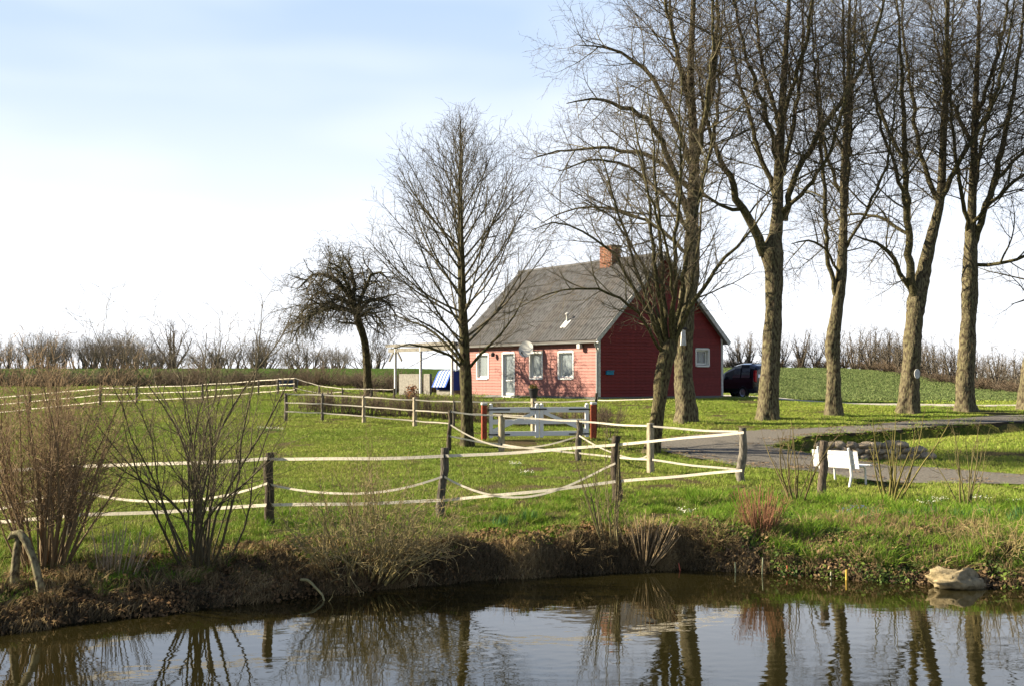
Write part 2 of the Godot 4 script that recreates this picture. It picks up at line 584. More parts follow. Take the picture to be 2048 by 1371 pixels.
func ripple(x: float, d: float) -> float:
	var calm := 0.25 + 0.75 * ss(0.5, 3.5, table(EDGE, x) - d)
	var y := calm * (0.0009 * nz.get_noise_2d(x * 14.0, d * 34.0) + 0.0004 * nf.get_noise_2d(x * 12.0, d * 26.0))
	var r := Vector2(x + 0.7, (d - 13.35)).length()
	y += 0.0007 * (0.6 + nz.get_noise_2d(x * 9.0, d * 9.0)) * sin(r * TAU / 0.17) * exp(-((r - 0.75) / 0.33) ** 2)
	y += 0.0004 * sin(r * TAU / 0.13) * exp(-((r - 0.2) / 0.25) ** 2)
	return y

func make_water() -> void:
	var xs := axis_list([[-60, -12, 4.0], [-12, -9, 0.5], [-9, 10, 0.05], [10, 14, 0.5], [14, 60, 4.0]])
	var ds := axis_list([[1.8, 9, 0.9], [9, 12, 0.2], [12, 19.6, 0.045]])
	var mb := MB.new()
	var nx := xs.size()
	for j in ds.size():
		for i in nx:
			mb.v.append(Vector3(xs[i], ripple(xs[i], ds[j]), -ds[j]))
			mb.c.append(Color.WHITE)
	for j in ds.size():
		for i in nx:
			var l := mb.v[j * nx + maxi(i - 1, 0)]
			var r := mb.v[j * nx + mini(i + 1, nx - 1)]
			var f := mb.v[maxi(j - 1, 0) * nx + i]
			var b := mb.v[mini(j + 1, ds.size() - 1) * nx + i]
			mb.n.append((r - l).cross(b - f).normalized())
	for j in ds.size() - 1:
		for i in nx - 1:
			var s := j * nx + i
			mb.ix.append_array(PackedInt32Array([s, s + nx, s + nx + 1, s, s + nx + 1, s + 1]))
	tag(part("pond_water", mb.done(M.water), self), "", "", "", "structure")

const TREE_LINES := {
"T3": [
	[0.00,-0.22,0.00,0.520,  -0.07,0.77,0.00,0.420,  -0.14,1.79,0.00,0.390,  -0.07,3.50,0.00,0.370,  0.14,5.21,0.00,0.360,  0.19,7.09,0.00,0.320,  0.26,9.32,0.00,0.260,  0.15,11.88,0.00,0.190,  0.26,14.44,0.00,0.130,  0.34,17.01,0.00,0.060,  0.39,19.23,0.00,0.020],
	[0.12,6.75,0.00,0.170,  -0.51,8.55,0.40,0.150,  -1.28,9.97,0.90,0.120,  -2.31,10.55,1.20,0.090,  -3.33,10.77,1.30,0.050,  -4.19,10.60,1.40,0.020],
	[0.17,8.80,0.00,0.150,  -0.77,11.20,-0.40,0.120,  -1.54,12.56,-0.80,0.090,  -2.74,13.16,-1.00,0.050,  -3.68,13.25,-1.00,0.020],
	[0.15,7.95,0.00,0.120,  -1.28,9.23,-0.60,0.100,  -2.82,9.57,-1.00,0.070,  -4.36,9.57,-1.40,0.040,  -5.21,9.32,-1.40,0.020],
	[0.22,9.32,0.00,0.160,  0.77,11.20,0.50,0.130,  0.94,13.42,0.90,0.090,  0.85,15.81,1.10,0.050,  0.77,17.52,1.10,0.020],
	[0.22,7.26,0.00,0.130,  0.77,8.80,-0.80,0.110,  1.28,10.68,-1.30,0.080,  1.45,12.91,-1.60,0.050,  1.62,15.13,-1.80,0.020],
	[0.17,6.24,0.00,0.110,  -0.60,7.26,1.00,0.090,  -1.88,8.21,1.90,0.070,  -3.16,8.55,2.40,0.050,  -4.53,8.12,2.60,0.020],
	[0.19,10.68,0.00,0.110,  -0.51,12.91,0.60,0.090,  -1.11,15.13,0.90,0.060,  -1.79,16.67,1.00,0.020],
	[0.19,11.03,0.00,0.100,  -0.26,13.42,-1.00,0.080,  -0.43,15.81,-1.40,0.050,  -0.60,17.69,-1.60,0.020],
	[0.15,5.56,0.00,0.090,  -0.77,6.67,-0.80,0.080,  -2.14,7.44,-1.60,0.060,  -3.68,7.61,-2.00,0.040,  -4.96,7.09,-2.20,0.020],
	[0.22,8.29,0.00,0.110,  0.43,10.17,1.50,0.100,  0.51,12.39,2.30,0.070,  0.43,14.62,2.60,0.040,  0.39,15.98,2.70,0.020]],
"T4": [
	[0.00,-0.21,0.00,0.520,  0.05,0.85,0.00,0.440,  0.14,2.44,0.00,0.400,  0.25,4.20,0.00,0.370,  0.25,5.27,0.00,0.410,  0.21,5.88,0.00,0.500,  0.32,6.50,0.00,0.340,  0.39,7.39,0.00,0.300,  0.46,8.98,0.00,0.260,  0.57,10.92,0.00,0.210,  0.72,13.04,0.00,0.150,  0.90,15.69,0.00,0.090,  0.97,17.99,0.00,0.030],
	[-0.09,5.80,0.00,0.240,  -0.53,6.77,0.20,0.220,  -0.97,7.39,0.40,0.190,  -1.41,8.45,0.60,0.150,  -1.94,9.51,0.70,0.110,  -2.39,11.27,0.80,0.070,  -2.65,12.86,0.80,0.030],
	[0.65,7.03,0.00,0.160,  0.97,8.62,0.30,0.150,  1.86,10.18,0.60,0.130,  3.00,11.89,0.80,0.100,  3.71,13.75,0.90,0.070,  4.24,15.51,1.00,0.030],
	[0.41,7.74,0.00,0.140,  -0.09,9.51,-0.60,0.120,  -0.53,11.45,-1.00,0.090,  -0.97,13.57,-1.30,0.060,  -1.24,15.51,-1.40,0.020],
	[0.48,8.62,0.00,0.140,  1.15,10.57,-0.80,0.110,  1.59,12.69,-1.30,0.080,  1.77,14.81,-1.60,0.050,  1.86,16.40,-1.70,0.020],
	[0.44,9.15,0.00,0.130,  -0.27,10.92,0.90,0.110,  -0.97,12.33,1.60,0.080,  -1.50,14.28,2.00,0.050,  -1.68,15.69,2.10,0.020],
	[0.55,10.57,0.00,0.120,  1.15,12.86,0.80,0.090,  1.50,15.16,1.20,0.060,  1.68,16.93,1.30,0.020],
	[-0.97,7.39,0.40,0.100,  -1.68,7.39,0.90,0.080,  -2.39,7.74,1.40,0.060,  -2.92,8.45,1.70,0.040,  -3.36,8.98,1.90,0.020],
	[0.41,7.21,0.00,0.100,  1.33,8.27,1.20,0.090,  1.86,9.51,2.00,0.070,  2.21,11.27,2.40,0.050,  2.47,12.86,2.60,0.020],
	[0.55,10.21,0.00,0.110,  0.18,12.51,-1.00,0.090,  0.00,14.81,-1.40,0.060,  -0.09,16.75,-1.50,0.020]],
"T5": [
	[0.02,-0.22,0.00,0.420,  0.00,0.74,0.00,0.330,  0.02,1.65,0.00,0.310,  -0.02,2.57,0.00,0.330,  0.09,3.49,0.00,0.270,  0.31,4.96,0.00,0.240,  0.42,6.99,0.00,0.210,  0.44,8.82,0.00,0.180,  0.61,11.58,0.00,0.140,  0.70,14.34,0.00,0.090,  0.79,17.46,0.00,0.030],
	[0.09,4.41,0.00,0.120,  -0.22,5.88,0.20,0.110,  -0.40,7.72,0.50,0.100,  -0.62,10.11,0.70,0.080,  -0.83,13.05,0.80,0.050,  -0.96,15.26,0.80,0.020],
	[0.46,7.35,0.00,0.130,  0.75,9.56,-0.40,0.110,  1.01,12.32,-0.70,0.080,  1.19,15.07,-0.90,0.050,  1.31,17.10,-1.00,0.020],
	[0.46,7.90,0.00,0.100,  -0.04,9.93,-0.70,0.080,  -0.13,12.32,-1.10,0.060,  -0.22,14.71,-1.30,0.030,  -0.31,16.36,-1.30,0.020],
	[0.46,6.07,0.00,0.080,  1.07,7.54,0.90,0.070,  1.62,9.19,1.50,0.060,  1.80,11.58,1.80,0.040,  1.89,13.42,1.90,0.020],
	[0.53,10.48,0.00,0.090,  0.24,13.05,0.80,0.070,  0.15,15.62,1.20,0.040,  0.06,17.10,1.30,0.020],
	[0.31,5.15,0.00,0.070,  -0.50,5.97,0.90,0.060,  -1.23,6.25,1.50,0.050,  -1.97,6.07,1.90,0.020]],
"T6": [
	[-0.02,-0.24,0.00,0.520,  0.06,0.85,0.00,0.440,  0.17,1.98,0.00,0.410,  0.26,3.30,0.00,0.400,  0.40,4.24,0.00,0.420,  0.58,4.99,0.00,0.330,  0.89,6.31,0.00,0.290,  1.30,8.00,0.00,0.250,  1.43,9.89,0.00,0.210,  1.58,12.71,0.00,0.150,  1.69,15.54,0.00,0.100,  1.79,18.36,0.00,0.030],
	[0.32,4.24,0.00,0.250,  0.13,4.99,0.20,0.220,  0.00,6.31,0.30,0.190,  -0.08,8.00,0.40,0.160,  -0.19,10.26,0.50,0.130,  -0.28,12.71,0.50,0.090,  -0.38,15.16,0.50,0.050,  -0.47,17.23,0.50,0.020],
	[0.21,4.43,0.00,0.130,  -0.38,5.22,0.40,0.120,  -0.89,5.97,0.80,0.100,  -1.51,6.31,1.10,0.070,  -2.35,6.53,1.30,0.030],
	[1.30,7.82,0.00,0.140,  0.85,9.89,-0.70,0.120,  0.66,12.34,-1.10,0.090,  0.47,14.78,-1.40,0.060,  0.38,16.85,-1.50,0.020],
	[1.32,8.00,0.00,0.150,  1.98,9.70,0.70,0.120,  2.82,11.39,1.20,0.090,  3.30,13.65,1.50,0.060,  3.67,15.91,1.60,0.020],
	[-0.06,7.44,0.40,0.100,  -0.66,8.95,1.00,0.090,  -1.41,10.45,1.60,0.070,  -1.88,12.52,1.90,0.050,  -2.17,14.41,2.10,0.020],
	[-0.13,9.32,0.50,0.100,  -0.75,11.39,-0.40,0.080,  -1.13,13.65,-0.90,0.060,  -1.32,15.91,-1.20,0.020],
	[1.49,10.83,0.00,0.100,  1.22,13.47,1.00,0.080,  1.04,15.91,1.40,0.050,  0.94,17.42,1.50,0.020],
	[0.00,6.69,0.30,0.090,  -0.85,7.44,-0.60,0.080,  -1.79,7.63,-1.20,0.060,  -2.54,7.25,-1.60,0.020],
	[1.47,10.26,0.00,0.110,  2.07,12.52,-1.00,0.080,  2.45,14.97,-1.60,0.050,  2.64,17.04,-1.80,0.020]],
"T7": [
	[0.00,-0.23,0.00,0.480,  0.00,0.80,0.00,0.420,  0.06,1.76,0.00,0.400,  0.17,3.49,0.00,0.360,  0.25,5.02,0.00,0.360,  0.29,6.36,0.00,0.330,  0.34,7.70,0.00,0.260,  0.44,9.43,0.00,0.220,  0.52,11.53,0.00,0.180,  0.67,14.02,0.00,0.120,  0.77,16.90,0.00,0.060,  0.82,19.00,0.00,0.020],
	[0.38,6.36,0.00,0.200,  0.73,7.51,0.20,0.180,  1.11,8.85,0.40,0.160,  1.53,11.15,0.60,0.120,  1.92,13.83,0.80,0.080,  2.20,16.70,0.90,0.030],
	[0.54,5.59,0.00,0.100,  1.15,5.56,0.60,0.090,  2.26,5.94,1.20,0.070,  3.45,6.36,1.60,0.030],
	[0.25,6.74,0.00,0.120,  -0.23,7.89,0.60,0.110,  -0.67,9.43,1.10,0.090,  -0.96,11.53,1.40,0.060,  -1.15,13.64,1.60,0.020],
	[0.36,8.08,0.00,0.130,  1.05,10.00,-0.90,0.100,  1.72,11.92,-1.60,0.080,  2.20,14.02,-2.00,0.050,  2.49,15.75,-2.10,0.020],
	[0.48,10.00,0.00,0.120,  -0.10,12.11,-0.80,0.090,  -0.48,14.41,-1.30,0.060,  -0.67,16.51,-1.50,0.020],
	[0.54,11.15,0.00,0.110,  1.05,13.64,1.00,0.080,  1.34,16.13,1.40,0.050,  1.44,17.66,1.50,0.020],
	[1.15,8.85,0.40,0.100,  2.20,10.00,1.00,0.080,  3.26,11.53,1.50,0.060,  4.02,13.45,1.80,0.020],
	[0.31,7.13,0.00,0.100,  0.86,8.08,1.30,0.090,  1.92,9.04,2.10,0.070,  2.97,9.43,2.70,0.040,  3.83,9.43,3.00,0.020]],
"T8": [
	[0.00,-0.23,0.00,0.500,  0.08,0.74,0.00,0.440,  0.31,2.31,0.00,0.400,  0.57,4.27,0.00,0.370,  0.76,6.22,0.00,0.340,  0.86,8.18,0.00,0.280,  0.96,11.12,0.00,0.220,  1.06,14.44,0.00,0.140,  1.15,17.96,0.00,0.040],
	[0.67,5.05,0.00,0.100,  -0.02,4.46,0.70,0.070,  -0.61,4.17,1.10,0.040,  -1.10,4.03,1.30,0.020],
	[0.76,6.61,0.00,0.150,  0.27,8.57,0.60,0.120,  -0.12,10.92,1.00,0.090,  -0.31,13.66,1.30,0.050,  -0.41,16.01,1.40,0.020],
	[0.86,7.59,0.00,0.140,  1.64,9.55,-0.60,0.110,  2.23,12.09,-1.00,0.070,  2.52,14.83,-1.20,0.020]],
"T2": [
	[-0.07,-0.17,0.00,0.340,  0.04,0.33,0.00,0.270,  0.15,1.13,0.00,0.250,  0.24,1.80,0.00,0.270,  0.33,2.34,0.00,0.300,  0.44,2.74,0.00,0.320,  0.49,3.00,0.00,0.220],
	[0.31,2.74,0.00,0.100,  -0.07,3.54,0.30,0.090,  -0.57,4.41,0.50,0.075,  -1.07,5.21,0.60,0.060,  -1.87,5.81,0.70,0.045,  -2.67,6.01,0.80,0.030,  -3.27,5.81,0.90,0.012],
	[0.33,2.76,0.00,0.100,  0.00,3.81,-0.20,0.085,  -0.40,5.01,-0.40,0.070,  -0.73,6.21,-0.60,0.055,  -1.11,7.41,-0.70,0.040,  -1.40,8.48,-0.80,0.020],
	[0.39,2.80,0.00,0.100,  0.17,4.07,0.40,0.090,  -0.07,5.41,0.70,0.075,  -0.20,6.74,0.90,0.060,  -0.47,8.08,1.00,0.040,  -0.67,9.28,1.00,0.015],
	[0.44,2.87,0.00,0.110,  0.33,4.21,-0.10,0.100,  0.27,5.67,-0.20,0.080,  0.13,7.14,-0.30,0.060,  0.07,8.61,-0.30,0.040,  -0.07,9.81,-0.30,0.015],
	[0.49,2.87,0.00,0.110,  0.53,4.21,0.50,0.100,  0.49,5.67,0.90,0.080,  0.63,7.14,1.10,0.060,  0.60,8.61,1.20,0.040,  0.67,9.95,1.20,0.015],
	[0.55,2.87,0.00,0.120,  0.76,4.07,0.00,0.110,  0.97,5.27,-0.10,0.090,  1.24,6.61,-0.20,0.070,  1.60,7.94,-0.30,0.040,  1.80,9.15,-0.30,0.015],
	[0.60,2.84,0.00,0.120,  0.97,3.81,0.30,0.100,  1.60,4.81,0.60,0.080,  2.34,5.67,0.80,0.055,  3.00,6.61,1.00,0.030,  3.40,7.41,1.00,0.012],
	[0.28,2.67,0.00,0.080,  -0.17,3.27,0.70,0.070,  -0.73,3.87,1.20,0.060,  -1.54,4.21,1.60,0.050,  -2.47,4.21,1.90,0.035,  -3.27,3.94,2.00,0.020,  -3.94,3.54,2.00,0.010],
	[0.47,2.90,0.00,0.080,  0.40,4.34,1.00,0.070,  0.07,5.67,1.60,0.055,  -0.40,6.88,2.00,0.040,  -0.73,7.94,2.20,0.015],
	[0.60,2.87,0.00,0.090,  1.07,4.21,-0.60,0.075,  1.40,5.67,-1.10,0.060,  1.60,7.14,-1.40,0.040,  1.74,8.34,-1.60,0.015],
	[0.41,2.87,0.00,0.080,  0.13,4.21,-0.90,0.070,  -0.27,5.54,-1.50,0.055,  -0.87,6.48,-1.90,0.040,  -1.67,7.01,-2.10,0.020]],
"T0": [
	[0.00,-0.17,0.00,0.210,  -0.01,0.46,0.00,0.175,  -0.03,1.30,0.00,0.160,  -0.07,2.07,0.00,0.165,  -0.08,2.70,0.00,0.140,  -0.13,3.53,0.00,0.125,  -0.17,4.65,0.00,0.105,  -0.20,5.77,0.00,0.085,  -0.21,6.89,0.00,0.062,  -0.20,8.00,0.00,0.040,  -0.21,8.81,0.00,0.020,  -0.21,9.23,0.00,0.008],
	[-0.06,2.07,0.00,0.045,  -0.49,2.53,0.10,0.040,  -1.05,2.74,0.20,0.032,  -1.61,2.84,0.30,0.022,  -2.09,2.70,0.40,0.012],
	[-0.07,2.16,0.00,0.045,  -0.59,2.84,-0.30,0.040,  -1.19,3.32,-0.60,0.030,  -1.72,3.53,-0.80,0.020,  -2.23,3.74,-1.00,0.010],
	[-0.01,2.11,0.00,0.045,  0.42,2.63,0.20,0.040,  0.91,3.09,0.30,0.030,  1.33,3.67,0.40,0.020,  1.61,4.23,0.50,0.010],
	[-0.07,2.28,0.00,0.040,  -0.42,2.84,0.80,0.035,  -0.91,3.25,1.50,0.025,  -1.47,3.53,2.00,0.012]],
"T1": [
	[-0.05,-0.29,0.00,0.300,  -0.12,0.83,0.00,0.240,  -0.17,1.78,0.00,0.220,  -0.29,2.73,0.00,0.220,  -0.59,3.68,0.00,0.220,  -0.76,4.39,0.00,0.200],
	[-0.76,4.16,0.00,0.160,  -1.19,5.11,0.30,0.140,  -1.78,5.70,0.60,0.110,  -2.61,5.70,0.80,0.080,  -3.21,5.11,1.00,0.040],
	[-0.71,4.28,0.00,0.160,  -0.83,5.34,-0.30,0.140,  -0.95,6.06,-0.50,0.100,  -1.19,6.53,-0.60,0.060,  -1.43,6.77,-0.70,0.030],
	[-0.59,4.04,0.00,0.140,  -0.24,5.11,0.40,0.120,  0.12,5.70,0.80,0.090,  0.59,5.82,1.00,0.060,  1.07,5.34,1.20,0.030],
	[-0.67,3.92,0.00,0.130,  -1.43,4.16,1.00,0.110,  -2.26,3.92,1.70,0.080,  -2.97,3.21,2.10,0.050,  -3.33,2.49,2.20,0.020],
	[-0.57,4.16,0.00,0.120,  -0.12,4.63,-1.00,0.100,  0.59,4.63,-1.70,0.070,  1.07,3.92,-2.00,0.030],
	[-0.76,4.16,0.00,0.120,  -1.19,4.63,-1.00,0.100,  -1.90,4.75,-1.70,0.070,  -2.73,4.39,-2.00,0.040],
	[-0.52,3.80,0.00,0.100,  0.00,3.92,1.00,0.090,  0.48,3.80,1.70,0.060,  0.90,3.21,2.00,0.030],
	[-0.86,4.20,0.00,0.100,  -1.66,4.87,-0.40,0.080,  -2.61,4.99,-0.80,0.060,  -3.33,4.28,-1.00,0.040,  -3.68,3.21,-1.00,0.020],
	[-0.81,4.11,0.00,0.090,  -1.78,4.39,0.60,0.070,  -2.73,4.28,1.00,0.050,  -3.37,3.44,1.20,0.030,  -3.61,2.38,1.20,0.015],
	[-0.81,4.39,0.00,0.120,  -0.95,5.34,1.00,0.100,  -1.19,5.94,1.70,0.070,  -1.66,6.18,2.00,0.030]],
}

# ---------------------------------------------------------------- the house
var board_cache := {}

func board(length: float, m: String, h := 0.155) -> ArrayMesh:
	var key := "%.2f%s%.3f" % [length, m, h]
	if not board_cache.has(key):
		var mb := MB.new()
		var a := [Vector2(0, 0), Vector2(0.026, 0), Vector2(0.028, 0.012), Vector2(0.008, h), Vector2(0, h)]   # (out, up)
		for i in 5:
			var p: Vector2 = a[i]
			var q: Vector2 = a[(i + 1) % 5]
			mb.quad(Vector3(0, p.y, p.x), Vector3(length, p.y, p.x), Vector3(length, q.y, q.x), Vector3(0, q.y, q.x))
		for i in range(1, 4):
			var p: Vector2 = a[0]
			var q: Vector2 = a[i]
			var r: Vector2 = a[i + 1]
			mb.tri(Vector3(length, p.y, p.x), Vector3(length, r.y, r.x), Vector3(length, q.y, q.x))
			mb.tri(Vector3(0, p.y, p.x), Vector3(0, q.y, q.x), Vector3(0, r.y, r.x))
		board_cache[key] = mb.done(M[m])
	return board_cache[key]

func spans(from: float, to: float, y: float, h: float, holes: Array) -> Array:
	var out_ := [[from, to]]
	for o in holes:
		if y + h * 0.5 < o[2] or y + h * 0.5 > o[3]: continue
		var next := []
		for s in out_:
			if o[0] > s[0]: next.append([s[0], minf(s[1], o[0])])
			if o[1] < s[1]: next.append([maxf(s[0], o[1]), s[1]])
		out_ = next
	return out_.filter(func(s): return s[1] - s[0] > 0.03)

# a wall of thickness 0.2 behind the plane z = 0 with openings cut as real gaps
func cut_wall(length: float, height: float, holes: Array, m: Material) -> ArrayMesh:
	var mb := MB.new()
	var ys := [0.0, height]
	for o in holes: ys += [o[2], o[3]]
	ys.sort()
	for i in ys.size() - 1:
		if ys[i + 1] - ys[i] < 0.01: continue
		for s in spans(0.0, length, (ys[i] + ys[i + 1]) * 0.5, 0.0, holes):
			mb.box(Vector3(s[0], ys[i], -0.2), Vector3(s[1], ys[i + 1], 0.0))
	return mb.done(m)

func window(parent: Node3D, called: String, at: Vector3, turn: float, w: float, h: float, curtain: bool, door := false) -> void:
	var o := holder(called, parent, at, Basis(Vector3.UP, turn))
	var mb := MB.new()
	var f := 0.075
	for s in [[-0.02, f - 0.02, 0.0, h], [w - f + 0.02, w + 0.02, 0.0, h]]:
		mb.chamfer(Vector3(s[0], s[2], -0.16), Vector3(s[1], s[3], 0.045), 0.006)
	mb.chamfer(Vector3(f - 0.02, h - f, -0.16), Vector3(w - f + 0.02, h + 0.02, 0.043), 0.006)
	if door: mb.chamfer(Vector3(f - 0.02, -0.02, -0.16), Vector3(w - f + 0.02, 0.05, 0.043), 0.006)
	part("frame", mb.done(M.white_paint), o)
	mb = MB.new()
	if not door:
		mb.chamfer(Vector3(f - 0.02, -0.03, -0.16), Vector3(w - f + 0.02, f - 0.02, 0.075), 0.008)
		part("sill", mb.done(M.white_paint), o)
	mb = MB.new()
	var i0 := f
	var sb := 0.075
	var y0 := 0.05 if door else f
	mb.chamfer(Vector3(i0, y0, -0.135), Vector3(i0 + sb, h - f, -0.08), 0.006)
	mb.chamfer(Vector3(w - i0 - sb, y0, -0.135), Vector3(w - i0, h - f, -0.08), 0.006)
	mb.chamfer(Vector3(i0 + sb, h - f - sb, -0.134), Vector3(w - i0 - sb, h - f, -0.082), 0.006)
	var foot := y0 + (0.16 if door else sb)
	mb.chamfer(Vector3(i0 + sb, y0, -0.134), Vector3(w - i0 - sb, foot, -0.082), 0.006)
	if door: mb.chamfer(Vector3(i0 + sb, 0.78, -0.13), Vector3(w - i0 - sb, 0.84, -0.085), 0.005)
	part("sash", mb.done(M.white_paint), o)
	mb = MB.new()
	mb.box(Vector3(i0 + sb - 0.005, foot - 0.005, -0.112), Vector3(w - i0 - sb + 0.005, h - f - sb + 0.005, -0.104))
	part("pane", mb.done(M.glass), o)
	if curtain:
		for side in 2:
			mb = MB.new()
			var x0 := i0 + sb if side == 0 else w * 0.58
			var x1 := w * 0.36 if side == 0 else w - i0 - sb
			var n := 14
			for k in n:
				var xa := lerpf(x0, x1, float(k) / n)
				var xb := lerpf(x0, x1, float(k + 1) / n)
				var za := -0.3 + 0.018 * sin(k * 1.9)
				var zb := -0.3 + 0.018 * sin((k + 1) * 1.9)
				mb.quad(Vector3(xa, foot, za), Vector3(xb, foot, zb), Vector3(xb, h - f, zb), Vector3(xa, h - f, za))
			part("curtain", mb.done(M.curtain), o)
	if door:
		mb = MB.new()
		mb.chamfer(Vector3(i0 + 0.02, 0.98, -0.08), Vector3(i0 + 0.055, 1.14, -0.065), 0.004)
		mb.chamfer(Vector3(i0 + 0.03, 1.05, -0.065), Vector3(i0 + 0.15, 1.075, -0.035), 0.006)
		part("handle", mb.done(M.zinc), o)

func roof_sheet(w: float, l: float, m: Material) -> ArrayMesh:
	var mb := MB.new()
	var waves := 4
	var n := waves * 8
	for i in n + 1:
		var x := w * i / n
		var a := TAU * i / 8.0
		var y := 0.023 * cos(a)
		var nn := Vector3(0.023 * sin(a) * TAU * waves / w, 1.0, 0.0).normalized()
		for z in [0.0, -l]:
			mb.v.append(Vector3(x, y, z)); mb.n.append(nn); mb.c.append(Color.WHITE)
	for i in n:
		var s := i * 2
		mb.ix.append_array(PackedInt32Array([s, s + 1, s + 3, s, s + 3, s + 2]))
	for i in n:                                   # the cut edge at the foot
		var p := mb.v[i * 2]
		var q := mb.v[(i + 1) * 2]
		mb.quad(p + Vector3(0, -0.009, 0), q + Vector3(0, -0.009, 0), q, p)
	return mb.done(m)

func make_house() -> void:
	var h := thing("red_house", "red boarded farmhouse with steep grey corrugated roof and white windows", "house", HOUSE_AT, HOUSE_TURN)
	# openings: along the front from its near corner, from, to, sill, head
	var front := [[1.74, 2.88, 0.91, 2.17], [4.08, 5.12, 0.91, 2.17], [6.35, 7.4, 0.03, 2.2], [8.6, 9.7, 0.91, 2.17]]
	var holes := []
	for o in front: holes.append([HL - o[1], HL - o[0], o[2], o[3]])
	var gable := [[5.84, 6.72, 1.5, 2.33]]
	var q := Basis(Vector3.UP, -PI / 2)
	var wall := holder("front_wall", h)
	part("wall_core", cut_wall(HL - 0.001, EAVE, holes, M.room_dark), wall, Vector3(0, 0, -HL), q)
	var pitch := (EAVE - 0.13) / 19.0
	for r in 19:
		var y := 0.13 + r * pitch
		var n := 0
		for s in spans(0.11, HL, y, pitch, holes):
			n += 1
			var x0: float = s[0]
			while x0 < s[1] - 0.02:          # boards butt every few metres
				var x1: float = minf(s[1], x0 + 3.6 + fmod(r * 1.7, 2.1))
				part("board", board(x1 - x0 - 0.004, "sunlit_board_%d" % ((r * 7 + n * 5 + int(x0 * 3)) % 3), pitch + 0.012), wall, Vector3(-0.0005, y, -HL + x0 - 0.002), q)
				x0 = x1
	for k in front.size():
		var o: Array = front[k]
		window(h, "door" if k == 2 else "window", Vector3(0, o[2], -o[1]), -PI / 2, o[1] - o[0], o[3] - o[2], k != 2, k == 2)
	var gw := holder("gable_wall", h)
	part("wall_core", cut_wall(HW - 0.4, EAVE, [[gable[0][0] - 0.2, gable[0][1] - 0.2, gable[0][2], gable[0][3]]], M.room_dark), gw, Vector3(0.2, 0, -0.001))
	var mb := MB.new()
	mb.slab(PackedVector2Array([Vector2(0.02, EAVE), Vector2(HW - 0.02, EAVE), Vector2(HW / 2, RIDGE - 0.04)]), -0.2, -0.002)
	part("gable_core", mb.done(M.room_dark), gw)
	var y := 0.13
	var r := 0
	while y < RIDGE - 0.2:
		var inset := maxf(0.0, (y + 0.02 - EAVE) / (RIDGE - EAVE) * HW / 2)
		for s in spans(maxf(0.11, inset), HW - maxf(0.11, inset), y, pitch, gable):
			var cut: float = 0.5 * (s[0] + s[1]) + 1.3 * sin(r * 2.3)
			var bits: Array = [[s[0], cut], [cut, s[1]]] if s[1] - s[0] > 4.0 else [s]
			for b in bits:
				part("board", board(b[1] - b[0] - 0.004, "red_board_%d" % ((r * 5 + int(b[0])) % 3), pitch + 0.012), gw, Vector3(b[0] + 0.002, y, 0.0005))
		y += pitch
		r += 1
	window(h, "window", Vector3(5.84, 1.5, 0), 0, 0.88, 0.83, true)
	mb = MB.new()
	mb.box(Vector3(HW - 0.2, 0, -HL), Vector3(HW, EAVE, -0.2))
	mb.box(Vector3(0.2, 0, -HL), Vector3(HW - 0.2, EAVE, -HL + 0.2))
	part("back_wall", mb.done(M.red_board_0), h)
	mb = MB.new()
	mb.slab(PackedVector2Array([Vector2(0.02, EAVE), Vector2(HW - 0.02, EAVE), Vector2(HW / 2, RIDGE - 0.04)]), -HL, -HL + 0.2)
	part("far_gable", mb.done(M.red_board_0), h)
	mb = MB.new()
	mb.box(Vector3(0.2, -0.1, -HL + 0.2), Vector3(HW - 0.2, 0.02, -0.2))
	part("room_floor", mb.done(M.concrete), h)
	mb = MB.new()
	mb.box(Vector3(0.2, EAVE - 0.1, -HL + 0.2), Vector3(HW - 0.2, EAVE - 0.02, -0.2))
	part("room_ceiling", mb.done(M.concrete), h)
	mb = MB.new()
	mb.box(Vector3(-0.03, -0.35, -HL - 0.02), Vector3(HW + 0.03, 0.125, 0.03))
	part("plinth", mb.done(M.plinth), h)
	# corner boards
	for c in [[-0.034, 0.034, 0.12, -0.1], [HW - 0.09, 0.036, HW + 0.034, -0.1]]:
		mb = MB.new()
		mb.chamfer(Vector3(c[0], 0.128, c[3]), Vector3(c[2] if c[2] > 1 else 0.1, EAVE + 0.02, c[1]), 0.006)
		part("corner_board", mb.done(M.white_trim), h)
	# roof
	var roof := holder("roof", h)
	var slope := atan2(RIDGE - EAVE, HW / 2)
	var over := 0.34
	var total := (HW / 2) / cos(slope) + over
	var cols := 13
	var width := (HL + 0.56) / cols
	var rows := 4
	var len_ := total / rows + 0.09
	var sheets := []
	for k in 3: sheets.append(roof_sheet(width, len_, M["roof_sheet_%d" % k]))
	for side in 2:
		var down := Vector3(-cos(slope), -sin(slope), 0) if side == 0 else Vector3(cos(slope), -sin(slope), 0)
		var up := Vector3(-sin(slope), cos(slope), 0) if side == 0 else Vector3(sin(slope), cos(slope), 0)
		var along := Vector3(0, 0, 1) if side == 0 else Vector3(0, 0, -1)
		var basis_ := Basis(along, up, down)       # sheet: x along the eave, y out of the roof, z down the slope
		for i in cols:
			for j in rows:
				var low := (j + 1) * total / rows
				var z := -HL - 0.28 + i * width if side == 0 else 0.28 - i * width
				var at := Vector3(HW / 2, RIDGE + 0.03, z) + down * low + up * (0.045)
				var tilt := Basis(along, 0.0)
				# each sheet laps over the one below: its foot is lifted a little
				var b2 := Basis(along, up.rotated(along, -0.012), down.rotated(along, -0.012))
				part("roof_sheet", sheets[(i * 5 + j * 3 + side) % 3], roof, at + up * 0.02, b2)
